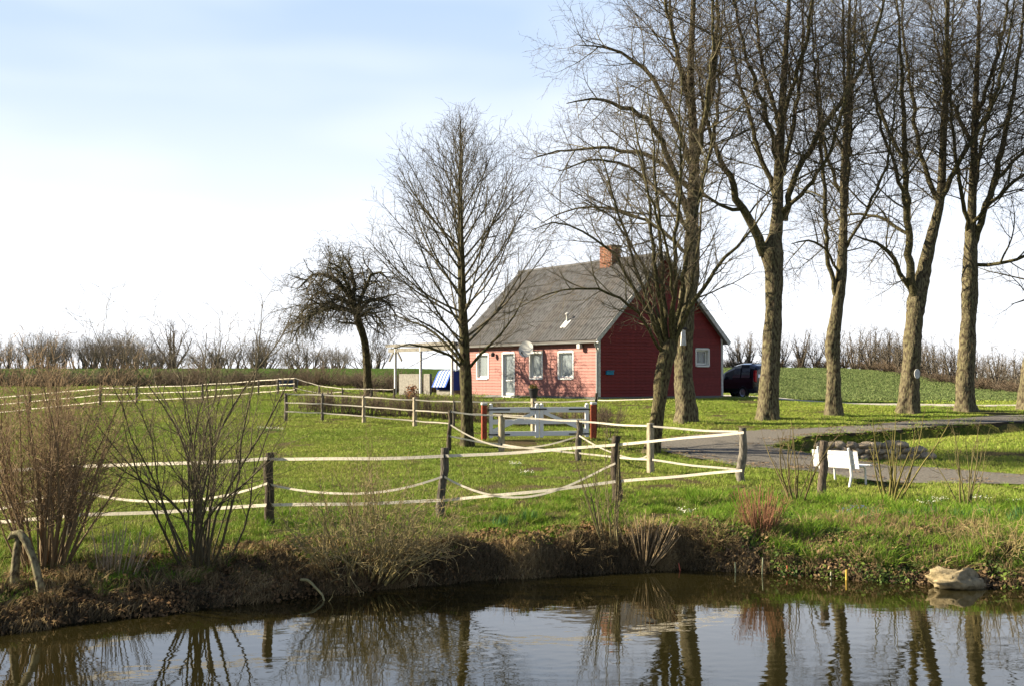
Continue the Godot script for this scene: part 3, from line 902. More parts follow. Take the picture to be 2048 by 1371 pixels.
	for side in 2:
		var down := Vector3(-cos(slope), -sin(slope), 0) if side == 0 else Vector3(cos(slope), -sin(slope), 0)
		var up := Vector3(-sin(slope), cos(slope), 0) if side == 0 else Vector3(sin(slope), cos(slope), 0)
		mb = MB.new()
		mb.boxb(Vector3(HW / 2, RIDGE - 0.01, -HL / 2) + down * total / 2, Vector3(HL + 0.4, 0.07, total - 0.02), Basis(Vector3(0, 0, 1) if side == 0 else Vector3(0, 0, -1), up, down))
		part("roof_deck", mb.done(M.room_dark), roof)
		for z in [0.25, -HL - 0.25]:
			mb = MB.new()
			mb.boxb(Vector3(HW / 2, RIDGE + 0.005, z) + down * (total / 2 + 0.01), Vector3(0.035, 0.17, total + 0.02), Basis(Vector3(0, 0, 1) if side == 0 else Vector3(0, 0, -1), up, down))
			part("barge_board", mb.done(M.white_trim), roof)
	mb = MB.new()
	mb.tube(PackedVector3Array([Vector3(HW / 2, RIDGE + 0.06, 0.3), Vector3(HW / 2, RIDGE + 0.06, -HL - 0.3)]), PackedFloat32Array([0.11, 0.11]), 10, Color.WHITE, true)
	part("ridge_cap", mb.done(M.roof_sheet_0), roof)
	# gutter and downpipe on the front
	var ex := HW / 2 - cos(slope) * total - 0.03
	var ey := RIDGE - sin(slope) * total - 0.02
	mb = MB.new()
	for k in 8:
		var a0 := PI + PI * k / 8.0
		var a1 := PI + PI * (k + 1) / 8.0
		var p0 := Vector3(ex + 0.075 * cos(a0), ey + 0.075 * sin(a0), 0)
		var p1 := Vector3(ex + 0.075 * cos(a1), ey + 0.075 * sin(a1), 0)
		var z1 := 0.26
		var z0 := -HL - 0.26
		mb.quad(p0 + Vector3(0, 0, z0), p0 + Vector3(0, 0, z1), p1 + Vector3(0, 0, z1), p1 + Vector3(0, 0, z0))
		var i0 := Vector3(ex, ey, 0) + (p0 - Vector3(ex, ey, 0)) * 0.95
		var i1 := Vector3(ex, ey, 0) + (p1 - Vector3(ex, ey, 0)) * 0.95
		mb.quad(i1 + Vector3(0, 0, z0), i1 + Vector3(0, 0, z1), i0 + Vector3(0, 0, z1), i0 + Vector3(0, 0, z0))
	part("gutter", mb.done(M.zinc), h)
	mb = MB.new()
	mb.tube(PackedVector3Array([Vector3(ex, ey - 0.06, 0.1), Vector3(ex + 0.02, ey - 0.14, 0.1), Vector3(-0.09, ey - 0.36, 0.02), Vector3(-0.09, ey - 0.5, 0.0), Vector3(-0.09, 0.0, 0.0)]), PackedFloat32Array([0.042, 0.042, 0.042, 0.042, 0.042]), 10, Color.WHITE)
	part("downpipe", mb.done(M.zinc), h)
	# chimney of single bricks
	var ch := holder("chimney", h, Vector3(HW / 2 - 0.1, RIDGE - 0.55, -3.6))
	mb = MB.new()
	mb.box(Vector3(-0.29, 0, -0.445), Vector3(0.29, 1.26, 0.445))
	part("mortar_core", mb.done(M.mortar), ch)
	var bricks := []
	for k in 3:
		mb = MB.new()
		mb.chamfer(Vector3(-0.118, -0.031, -0.055), Vector3(0.118, 0.031, 0.055), 0.004)
		bricks.append(mb.done(M["brick_%d" % k]))
	for row in 16:
		var by := 0.04 + row * 0.078
		var off := 0.0 if row % 2 == 0 else 0.125
		for side in 2:
			for k in 4:
				var z := -0.44 + 0.125 + k * 0.25 - (off if k > 0 else 0.0)
				if z > 0.36: z = 0.34
				var x := 0.245 if side == 0 else -0.245
				part("brick", bricks[(row * 3 + k * 7 + side) % 3], ch, Vector3(x, by, clampf(z, -0.34, 0.34)), Basis(Vector3.UP, PI / 2))
			for k in 2:
				part("brick", bricks[(row + k * 2 + side) % 3], ch, Vector3(-0.06 + k * 0.13 - off * 0.2, by, 0.4 if side == 0 else -0.4))
	mb = MB.new()
	mb.chamfer(Vector3(-0.33, 1.262, -0.485), Vector3(0.33, 1.33, 0.485), 0.01)
	part("chimney_cap", mb.done(M.concrete), ch)
	# vent pipe and flashing on the front slope
	var on_roof := func(u: float, t: float) -> Vector3: return Vector3(HW / 2 - cos(slope) * t, RIDGE - sin(slope) * t, -u) + Vector3(-sin(slope), cos(slope), 0) * 0.09
	var vp: Vector3 = on_roof.call(3.05, 4.35)
	var vent := holder("vent_pipe", h, vp)
	mb = MB.new()
	mb.tube(PackedVector3Array([Vector3(0, -0.05, 0), Vector3(0, 0.34, 0)]), PackedFloat32Array([0.055, 0.055]), 12, Color.WHITE, true)
	part("pipe", mb.done(M.dish_grey), vent)
	mb = MB.new()
	mb.lathe([Vector2(0.0, 0.32), Vector2(0.1, 0.32), Vector2(0.1, 0.36), Vector2(0.0, 0.43)], 12, Color.WHITE)
	part("cowl", mb.done(M.dish_grey), vent)
	mb = MB.new()
	mb.boxb(Vector3(-0.1, -0.12, 0), Vector3(0.5, 0.03, 0.4), Basis(Vector3(0, 0, 1), slope))
	part("flashing", mb.done(M.white_trim), vent)
	# satellite dish on its arm
	var dish := holder("satellite_dish", h, Vector3(-0.62, 2.28, -4.55))
	var face := Basis.looking_at(Vector3(-0.96, 0.32, 0.55), Vector3.UP)     # -z is where it looks
	mb = MB.new()
	for i in 6:
		for k in 24:
			var pts := []
			for e in [[i, k], [i, k + 1], [i + 1, k + 1], [i + 1, k]]:
				var rr: float = 0.4 * e[0] / 6.0
				var aa: float = TAU * e[1] / 24.0
				pts.append(Vector3(cos(aa) * rr * 0.92, sin(aa) * rr, -0.42 * rr * rr))
			mb.quad(pts[3], pts[2], pts[1], pts[0])
			mb.quad(pts[0] + Vector3(0, 0, 0.008), pts[1] + Vector3(0, 0, 0.008), pts[2] + Vector3(0, 0, 0.008), pts[3] + Vector3(0, 0, 0.008))
	part("reflector", mb.done(M.dish_grey), dish, Vector3.ZERO, face)
	mb = MB.new()
	mb.tube(PackedVector3Array([Vector3(0, -0.38, -0.05), Vector3(0, -0.3, -0.42)]), PackedFloat32Array([0.014, 0.012]), 6, Color.WHITE, true)
	mb.tube(PackedVector3Array([Vector3(0, -0.32, -0.40), Vector3(0, -0.27, -0.48)]), PackedFloat32Array([0.035, 0.035]), 8, Color.WHITE, true)
	part("receiver", mb.done(M.black_plastic), dish, Vector3.ZERO, face)
	mb = MB.new()
	mb.tube(PackedVector3Array([Vector3(0.04, -0.02, 0), Vector3(0.3, -0.06, 0), Vector3(0.6, -0.06, 0)]), PackedFloat32Array([0.022, 0.022, 0.022]), 8, Color.WHITE, true)
	part("bracket", mb.done(M.zinc), dish)
	# lamp by the corner, letter box on the gable
	var lamp := holder("wall_lamp", h, Vector3(-0.03, 2.3, -1.08))
	mb = MB.new()
	mb.chamfer(Vector3(-0.26, -0.06, -0.12), Vector3(-0.1, 0.16, 0.12), 0.02)
	part("lamp_housing", mb.done(M.white_trim), lamp)
	mb = MB.new()
	mb.chamfer(Vector3(-0.1, 0.02, -0.04), Vector3(0.0, 0.1, 0.04), 0.01)
	part("lamp_arm", mb.done(M.zinc), lamp)
	lamp = holder("wall_lamp", h, Vector3(-0.03, 2.1, -8.0))
	mb = MB.new()
	mb.lathe([Vector2(0.0, -0.1), Vector2(0.09, -0.1), Vector2(0.11, 0.06), Vector2(0.0, 0.14)], 10, Color.WHITE, Vector3(-0.15, 0, 0))
	part("lamp_housing", mb.done(M.dark_metal), lamp)
	var lb := holder("letter_box", h, Vector3(0.38, 1.1, 0.03))
	mb = MB.new()
	mb.chamfer(Vector3(0, 0, 0), Vector3(0.4, 0.17, 0.1), 0.012)
	part("letter_box_body", mb.done(M.blue_box), lb)
	mb = MB.new()
	mb.chamfer(Vector3(-0.01, 0.15, 0.102), Vector3(0.41, 0.19, 0.125), 0.006)
	part("letter_box_flap", mb.done(M.blue_box), lb)

# ---------------------------------------------------------------- carport at the far end of the house
func make_carport() -> void:
	var c := thing("carport", "open flat-roofed carport with white posts beside the red house", "carport", HOUSE_AT + Vector3(0, 0, -HL - 0.4).rotated(Vector3.UP, HOUSE_TURN), HOUSE_TURN)
	var L := 7.0
	var mb := MB.new()
	mb.box(Vector3(-0.35, 2.72, -L - 0.2), Vector3(4.2, 2.82, 0.05))
	part("roof", mb.done(M.grey_sheet), c)
	mb = MB.new()
	mb.box(Vector3(-0.39, 2.68, -L - 0.24), Vector3(-0.352, 2.84, 0.09))
	part("fascia", mb.done(M.concrete), c)
	mb = MB.new()
	mb.box(Vector3(-0.3, 2.4, -L - 0.05), Vector3(-0.2, 2.6, 0.0))
	part("lintel", mb.done(M.concrete), c)
	for p in [[-0.25, -0.3], [-0.25, -3.5], [-0.25, -6.3], [4.0, -0.3], [4.0, -3.5], [4.0, -6.6]]:
		mb = MB.new()
		mb.chamfer(Vector3(p[0] - 0.06, -0.2, p[1] - 0.06), Vector3(p[0] + 0.06, 2.72, p[1] + 0.06), 0.01)
		part("post", mb.done(M.white_trim), c)
	for p in [[-5.95, -3.75], [-3.25, -2.6]]:
		mb = MB.new()
		mb.chamfer(Vector3(-0.22, -0.1, p[0]), Vector3(-0.08, 1.18, p[1]), 0.012)
		part("low_wall", mb.done(M.concrete), c)
	for s in [-1, 1]:            # a knee brace at the last post
		mb = MB.new()
		mb.boxb(Vector3(-0.25, 2.28, -6.3 + s * 0.35), Vector3(0.07, 0.09, 1.05), Basis(Vector3.RIGHT, s * 0.8))
		part("brace", mb.done(M.concrete), c)
	# the striped canvas beach chair that stands under it
	var b := thing("canopy_seat", "blue and white striped canvas hooded seat under the carport roof", "seat", c.to_global(Vector3(0.1, -0.02, -1.55)), HOUSE_TURN)
	var n := 9
	for k in n:
		mb = MB.new()
		var z0 := -0.7 + 1.4 * k / n
		var z1 := -0.7 + 1.4 * (k + 1) / n
		var prof := [Vector2(-0.42, 0.5), Vector2(-0.38, 0.56), Vector2(-0.12, 1.12), Vector2(0.0, 1.32), Vector2(0.1, 1.38), Vector2(0.86, 1.42)]
		for i in prof.size() - 1:
			var p: Vector2 = prof[i]
			var q: Vector2 = prof[i + 1]
			mb.quad(Vector3(p.x, p.y, z0), Vector3(p.x, p.y, z1), Vector3(q.x, q.y, z1), Vector3(q.x, q.y, z0))
			mb.quad(Vector3(p.x + 0.03, p.y - 0.02, z1), Vector3(p.x + 0.03, p.y - 0.02, z0), Vector3(q.x + 0.03, q.y - 0.02, z0), Vector3(q.x + 0.03, q.y - 0.02, z1))
		part("canvas_stripe", mb.done(M.canvas_blue if k % 2 == 0 else M.canvas_white), b)
	mb = MB.new()
	mb.chamfer(Vector3(-0.1, 0.03, -0.72), Vector3(0.85, 0.34, 0.72), 0.02)
	part("seat_base", mb.done(M.concrete), b)
	for z in [-0.72, 0.70]:
		mb = MB.new()
		mb.slab(PackedVector2Array([Vector2(-0.08, 0.34), Vector2(0.8, 0.34), Vector2(0.82, 1.38), Vector2(0.12, 1.34), Vector2(0.02, 1.29), Vector2(-0.1, 1.05)]), z, z + 0.03)
		part("side_panel", mb.done(M.canvas_blue), b)

# ---------------------------------------------------------------- parked van
func make_car() -> void:
	var at := Vector3(12.75, ground_y(12.75, 57.6) + 0.035, -57.6)
	var c := thing("parked_van", "dark van with red tail lights parked behind the red house", "van", at, HOUSE_TURN)
	# local: -z is the front, x to its right; the rear stands at z = 0
	var sec := [  # z, half width low, half width at belt, half width roof, roof height, belt height
		[0.0, 0.80, 0.80, 0.62, 1.48, 1.02], [-0.10, 0.87, 0.87, 0.68, 1.64, 1.02], [-0.45, 0.89, 0.89, 0.70, 1.75, 1.0], [-1.0, 0.90, 0.90, 0.70, 1.75, 0.98], [-1.5, 0.90, 0.90, 0.69, 1.66, 0.97],
		[-2.1, 0.90, 0.89, 0.70, 1.40, 0.96], [-2.6, 0.89, 0.88, 0.74, 1.12, 0.95], [-3.3, 0.86, 0.84, 0.72, 0.97, 0.88], [-3.7, 0.75, 0.74, 0.6, 0.78, 0.7]]
	var rings := []
	for s in sec:
		var ring := []
		var half := [Vector2(s[1] * 0.93, 0.28), Vector2(s[1], 0.5), Vector2(s[2] + 0.01, s[5] * 0.85), Vector2(s[2] - 0.02, s[5]), Vector2(lerpf(s[2], s[3], 0.75), lerpf(s[5], s[4], 0.72)), Vector2(s[3], s[4] - 0.05), Vector2(s[3] * 0.75, s[4]), Vector2(0.0, s[4] + 0.015)]
		for k in half: ring.append(Vector3(k.x, k.y, s[0]))
		for k in range(half.size() - 2, -1, -1): ring.append(Vector3(-half[k].x, half[k].y, s[0]))
		rings.append(ring)
	var mb := MB.new()
	var rs: int = rings[0].size()
	for i in rings.size() - 1:
		for k in rs:
			var k2: int = (k + 1) % rs
			mb.quad(rings[i][k], rings[i + 1][k], rings[i + 1][k2], rings[i][k2])
	for k in range(1, rs - 1):
		mb.tri(rings[0][0], rings[0][k], rings[0][k + 1])
		mb.tri(rings[-1][0], rings[-1][k + 1], rings[-1][k])
	part("body", mb.done(M.car_paint), c)
	for s in [-1.0, 1.0]:
		for w in [[-0.3, -0.88], [-0.95, -1.5]]:      # side windows
			mb = MB.new()
			var z0: float = w[0]
			var z1: float = w[1]
			var p := [Vector3(s * 0.868, 1.05, z0), Vector3(s * 0.868, 1.05, z1), Vector3(s * 0.757, 1.53, z1 + (0.12 if z1 < -1.2 else 0.0)), Vector3(s * 0.757, 1.53, z0 - 0.05)]
			for k in 4: p[k] += Vector3(s * 0.022, 0, 0)
			if s > 0: mb.quad(p[0], p[1], p[2], p[3])
			else: mb.quad(p[3], p[2], p[1], p[0])
			part("side_window", mb.done(M.car_glass), c)
		mb = MB.new()
		mb.slab(PackedVector2Array([Vector2(0, 0.82), Vector2(0.1, 0.86), Vector2(0.12, 1.15), Vector2(0.07, 1.42), Vector2(0, 1.42)]), -0.09, 0.03)
		part("tail_light", mb.done(M.tail_red), c, Vector3(s * 0.76 - (0.0 if s > 0 else 0.0), 0, -0.03), Basis(Vector3(s, 0, 0), Vector3.UP, Vector3(0, 0, s)) if s > 0 else Basis(Vector3.UP, PI).scaled_local(Vector3(1, 1, 1)))
		mb = MB.new()
		mb.chamfer(Vector3(0.0, 0.0, -0.12), Vector3(0.16, 0.2, 0.0), 0.03)
		part("mirror", mb.done(M.car_paint), c, Vector3(s * 0.98 - 0.08, 1.0, -2.05))
		for z in [-0.75, -2.95]:
			var wh := holder("wheel", c, Vector3(s * 0.84, 0.31, z), Basis(Vector3.FORWARD, s * PI / 2))
			mb = MB.new()
			mb.lathe([Vector2(0.2, -0.1), Vector2(0.29, -0.1), Vector2(0.315, -0.06), Vector2(0.315, 0.06), Vector2(0.29, 0.1), Vector2(0.2, 0.1)], 24, Color.WHITE)
			part("tyre", mb.done(M.tyre), wh)
			mb = MB.new()
			mb.lathe([Vector2(0.0, 0.05), Vector2(0.06, 0.07), Vector2(0.15, 0.05), Vector2(0.2, 0.085)], 20, Color.WHITE)
			part("rim", mb.done(M.rim), wh)
	mb = MB.new()
	for e in [[-0.42, 1.752, -1.0, 1.752], [-1.02, 1.752, -1.5, 1.662], [-1.52, 1.66, -2.1, 1.4], [-2.1, 1.4, -2.56, 1.14]]:      # glass added over the roof to reflect sky, and windscreen
		mb.quad(Vector3(-0.52, e[1] + 0.014, e[0]), Vector3(0.52, e[1] + 0.014, e[0]), Vector3(0.52, e[3] + 0.014, e[2]), Vector3(-0.52, e[3] + 0.014, e[2]))
		mb.quad(Vector3(-0.7, e[1] - 0.045, e[0]), Vector3(-0.52, e[1] + 0.012, e[0]), Vector3(-0.52, e[3] + 0.012, e[2]), Vector3(-0.7, e[3] - 0.045, e[2]))
	part("windscreen_and_roof_gloss", mb.done(M.car_glass), c)
	mb = MB.new()
	mb.quad(Vector3(-0.62, 1.06, 0.006), Vector3(0.62, 1.06, 0.006), Vector3(0.52, 1.5, -0.045), Vector3(-0.52, 1.5, -0.045))
	part("rear_window", mb.done(M.car_glass), c, Vector3(0, 0, 0.012))
	mb = MB.new()
	mb.chamfer(Vector3(-0.86, 0.34, -0.1), Vector3(0.86, 0.62, 0.07), 0.05)
	part("bumper", mb.done(M.black_plastic), c)
	mb = MB.new()
	mb.chamfer(Vector3(-0.26, 0.7, 0.0), Vector3(0.26, 0.81, 0.012), 0.003)
	part("number_plate", mb.done(M.white_paint), c)

# ---------------------------------------------------------------- fences
func rough_post(h: float, r: float, lean: Vector3, seed_: int, split: bool, col: Color) -> MB:
	var mb := MB.new()
	var sides := 14
	var rows := 16
	var f := FastNoiseLite.new()
	f.seed = seed_
	f.frequency = 1.0
	var base := mb.v.size()
	for i in rows + 1:
		var t := float(i) / rows
		var y := lerpf(-0.3, h, t)
		for k in sides:
			var a := TAU * k / sides
			var rr := r * (1.0 + 0.22 * f.get_noise_3d(cos(a) * 1.3, y * 1.1, sin(a) * 1.3) + 0.10 * f.get_noise_3d(cos(a) * 5.0, y * 1.5, sin(a) * 5.0))
			if split: rr *= 1.0 - 0.3 * maxf(0.0, f.get_noise_2d(a * 2.5, y * 1.6))
			rr *= lerpf(1.1, 0.92, t)
			var p := lean * y + Vector3(cos(a) * rr * 1.08, y, sin(a) * rr)
			p += Vector3(f.get_noise_2d(y * 1.2, 5.0), 0, f.get_noise_2d(y * 1.2, 9.0)) * r * 0.7
			if i == rows: p.y += 0.25 * r * f.get_noise_2d(a * 3.0, 2.0)
			mb.v.append(p)
			mb.n.append(Vector3(cos(a), 0, sin(a)))
			mb.c.append(col * (1.0 + 0.15 * f.get_noise_2d(a * 2.0, y * 3.0)))
	for i in rows:
		for k in sides:
			var k1 := base + i * sides + k
			var k2 := base + i * sides + (k + 1) % sides
			mb.ix.append_array(PackedInt32Array([k1, k2, k2 + sides, k1, k2 + sides, k1 + sides]))
	for k in range(1, sides - 1):
		var e := base + rows * sides
		mb.tri(mb.v[e], mb.v[e + k + 1], mb.v[e + k], col * 0.9)
	return mb

func square_post(h: float, r: float) -> MB:
	var mb := MB.new()
	mb.chamfer(Vector3(-r, -0.3, -r), Vector3(r, h, r), r * 0.25)
	return mb

# a band between two points, hanging by sag metres in the middle
func tape_line(p: Vector3, q: Vector3, sag: float, w: float, bias := 0.5) -> MB:
	var mb := MB.new()
	var n := 18 if sag > 0.1 else 8
	var side := (q - p).cross(Vector3.UP).normalized()
	var pts := []
	var ws := []
	var wob := rf(0, 10)
	for i in n + 1:
		var t := float(i) / n
		var u := t ** (log(0.5) / log(bias))
		var drop := sag * 4.0 * u * (1.0 - u)
		pts.append(p.lerp(q, t) + Vector3(0, -drop + 0.006 * sin(t * 9.0 + wob), 0))
		ws.append((Vector3.UP * cos(0.35 * sin(t * 3.0 + wob)) + side * sin(0.35 * sin(t * 3.0 + wob))) * w * 0.5)
	for i in n:
		mb.quad(pts[i] - ws[i], pts[i + 1] - ws[i + 1], pts[i + 1] + ws[i + 1], pts[i] + ws[i])      # woven band, thin enough for the sun to shine through
	return mb

# posts: [x, d, height, radius, lean x, kind]; tapes: [from post, height, to post, height, sag, width, bias]
func fence(label: String, posts: Array, tapes: Array, seed_: int) -> void:
	var p0 := on_ground(posts[0][0], posts[0][1])
	var f := thing("paddock_fence", label, "fence", p0, 0.0, "paddock fences")
	for i in posts.size():
		var p: Array = posts[i]
		var mb: MB
		var m := "old_post"
		if p[5] == "new":
			mb = square_post(p[2], p[3])
			m = "new_post"
		else:
			var col := Color(0.19, 0.165, 0.13) if p[5] == "grey" else (Color(0.3, 0.27, 0.22) if p[5] == "pale" else Color(0.12, 0.095, 0.065))
			mb = rough_post(p[2], p[3], Vector3(p[4], 0, 0.02), seed_ + i, p[5] == "pale", col)
		var o := part("post", mb.done(M[m]), f, on_ground(p[0], p[1]) - p0, Basis(Vector3.UP, 0.3 * i if m == "old_post" else 0.5))
	var im := MB.new()
	im.chamfer(Vector3(-0.018, -0.035, -0.02), Vector3(0.018, 0.035, 0.012), 0.006)
	var clip := im.done(M.black_plastic)
	for t in tapes:
		var a: Array = posts[t[0]]
		var b: Array = posts[t[2]]
		var pa := on_ground(a[0], a[1], t[1]) + Vector3(a[4] * t[1], 0, a[3] + 0.012)
		var pb := on_ground(b[0], b[1], t[3]) + Vector3(b[4] * t[3], 0, b[3] + 0.012)
		if b[2] > 0.1: part("insulator", clip, f, pb - p0)
		part("tape", tape_line(pa - p0, pb - p0, t[4], t[5], t[6] if t.size() > 6 else 0.5).done(M.tape), f)

func make_fences() -> void:
	# along the pond: corner post and four old posts
	fence("white tape fence on dark weathered posts along the pond bank", [
		[5.04, 25.42, 1.2, 0.085, 0.05, "pale"], [2.03, 22.5, 1.3, 0.085, -0.01, "dark"], [-1.3, 21.09, 1.27, 0.075, 0.06, "grey"], [-4.25, 20.18, 1.26, 0.08, 0.0, "dark"], [-7.19, 18.82, 1.2, 0.075, 0.0, "dark"], [-10.4, 17.6, 1.2, 0.075, 0.0, "dark"]], [
		[0, 1.10, 1, 1.14, 0.0, 0.055], [1, 1.14, 2, 1.12, 0.02, 0.055], [2, 1.12, 3, 1.16, 0.02, 0.055], [3, 1.16, 4, 1.2, 0.02, 0.055], [4, 1.2, 5, 1.15, 0.02, 0.055],
		[0, 0.27, 1, 0.42, 0.0, 0.055], [1, 0.42, 2, 0.32, 0.02, 0.055], [2, 0.32, 3, 0.36, 0.02, 0.055], [3, 0.36, 4, 0.4, 0.02, 0.055], [4, 0.4, 5, 0.3, 0.02, 0.055],
		[1, 0.78, 2, 0.76, 0.5, 0.04, 0.55], [2, 0.75, 3, 0.73, 0.24, 0.04], [3, 0.74, 4, 0.84, 0.27, 0.04], [4, 0.84, 5, 0.2, 0.1, 0.045]], 100)
	# across the paddock, from the corner post past the gate
	fence("white tape fence with pale posts running from the drive to the young tree", [
		[5.0, 25.5, 0.0, 0.02, 0.0, "pale"], [3.24, 26.96, 1.16, 0.07, 0.03, "new"], [1.68, 29.11, 1.03, 0.075, 0.0, "grey"], [-0.28, 30.93, 0.98, 0.07, 0.02, "new"], [-1.71, 31.04, 1.1, 0.06, 0.05, "dark"]], [
		[0, 1.11, 1, 1.09, 0.02, 0.045], [1, 1.09, 2, 1.0, 0.02, 0.045], [2, 1.0, 3, 0.96, 0.02, 0.045], [3, 0.96, 4, 1.06, 0.02, 0.045],
		[0, 0.28, 1, 0.31, 0.02, 0.045], [1, 0.31, 2, 0.2, 0.02, 0.045], [2, 0.2, 3, 0.19, 0.02, 0.045], [3, 0.19, 4, 0.41, 0.02, 0.045],
		[1, 0.6, 2, 0.64, 0.34, 0.04, 0.3], [2, 0.63, 4, 0.72, 0.46, 0.04, 0.52]], 200)
	# behind the gate, from the lawn to the garden
	fence("pale three-strand tape fence of light posts below the garden hedge", [
		[-7.91, 40.24, 0.96, 0.055, 0.0, "grey"], [-6.57, 39.86, 0.95, 0.05, 0.0, "grey"], [-5.06, 39.3, 0.93, 0.055, 0.0, "new"], [-3.24, 38.4, 0.98, 0.065, 0.0, "new"], [-1.9, 37.5, 0.9, 0.04, 0.0, "grey"], [0.68, 36.41, 1.06, 0.075, 0.0, "new"], [2.55, 35.2, 1.3, 0.04, 0.0, "dark"], [4.7, 37.6, 1.05, 0.04, 0.0, "dark"]], [
		[0, 0.93, 1, 0.92, 0.01, 0.04], [1, 0.92, 2, 0.9, 0.01, 0.04], [2, 0.9, 3, 0.89, 0.01, 0.04], [3, 0.89, 4, 0.86, 0.01, 0.04], [4, 0.86, 5, 0.93, 0.01, 0.04], [5, 0.93, 6, 1.08, 0.02, 0.04], [6, 1.08, 7, 0.95, 0.02, 0.03],
		[0, 0.63, 1, 0.61, 0.01, 0.04], [1, 0.61, 2, 0.58, 0.01, 0.04], [2, 0.58, 3, 0.55, 0.01, 0.04], [3, 0.55, 4, 0.5, 0.01, 0.04], [4, 0.5, 5, 0.5, 0.01, 0.03],
		[0, 0.32, 1, 0.29, 0.01, 0.04], [1, 0.29, 2, 0.25, 0.01, 0.04], [2, 0.25, 3, 0.2, 0.01, 0.04], [3, 0.2, 4, 0.15, 0.01, 0.04]], 300)
	# the far side of the paddock
	fence("long three-strand tape fence on the far side of the paddock", [
		[-10.44, 55.31, 0.72, 0.08, 0.0, "grey"], [-11.04, 54.24, 0.7, 0.05, 0.0, "grey"], [-11.66, 52.88, 0.68, 0.04, 0.0, "grey"], [-13.39, 49.75, 0.72, 0.045, 0.0, "grey"], [-15.69, 48.05, 0.78, 0.05, 0.0, "grey"], [-16.83, 46.98, 0.78, 0.055, 0.0, "grey"], [-18.17, 43.35, 0.82, 0.055, 0.0, "dark"], [-20.0, 39.5, 0.85, 0.055, 0.0, "dark"]],
		far_tapes(8), 400)
	fence("short two-strand tape fence running towards the old apple tree", [
		[-10.4, 55.2, 0.0, 0.03, 0.0, "grey"], [-9.16, 54.59, 0.5, 0.045, 0.0, "grey"], [-7.79, 52.88, 0.48, 0.05, 0.0, "grey"], [-6.3, 51.4, 0.5, 0.045, 0.0, "grey"], [-5.2, 50.6, 0.5, 0.045, 0.0, "grey"]], [
		[0, 0.68, 1, 0.46, 0.01, 0.035], [1, 0.46, 2, 0.45, 0.01, 0.035], [2, 0.45, 3, 0.46, 0.01, 0.035], [3, 0.46, 4, 0.46, 0.01, 0.035],
		[0, 0.22, 1, 0.1, 0.01, 0.035], [1, 0.1, 2, 0.3, 0.01, 0.035], [2, 0.12, 3, 0.14, 0.01, 0.035]], 500)

func far_tapes(n: int) -> Array:
	var out_ := []
	for i in n - 1:
		for h in [0.68, 0.42, 0.14]:
			out_.append([i, h, i + 1, h + 0.02, 0.01, 0.032])
	return out_

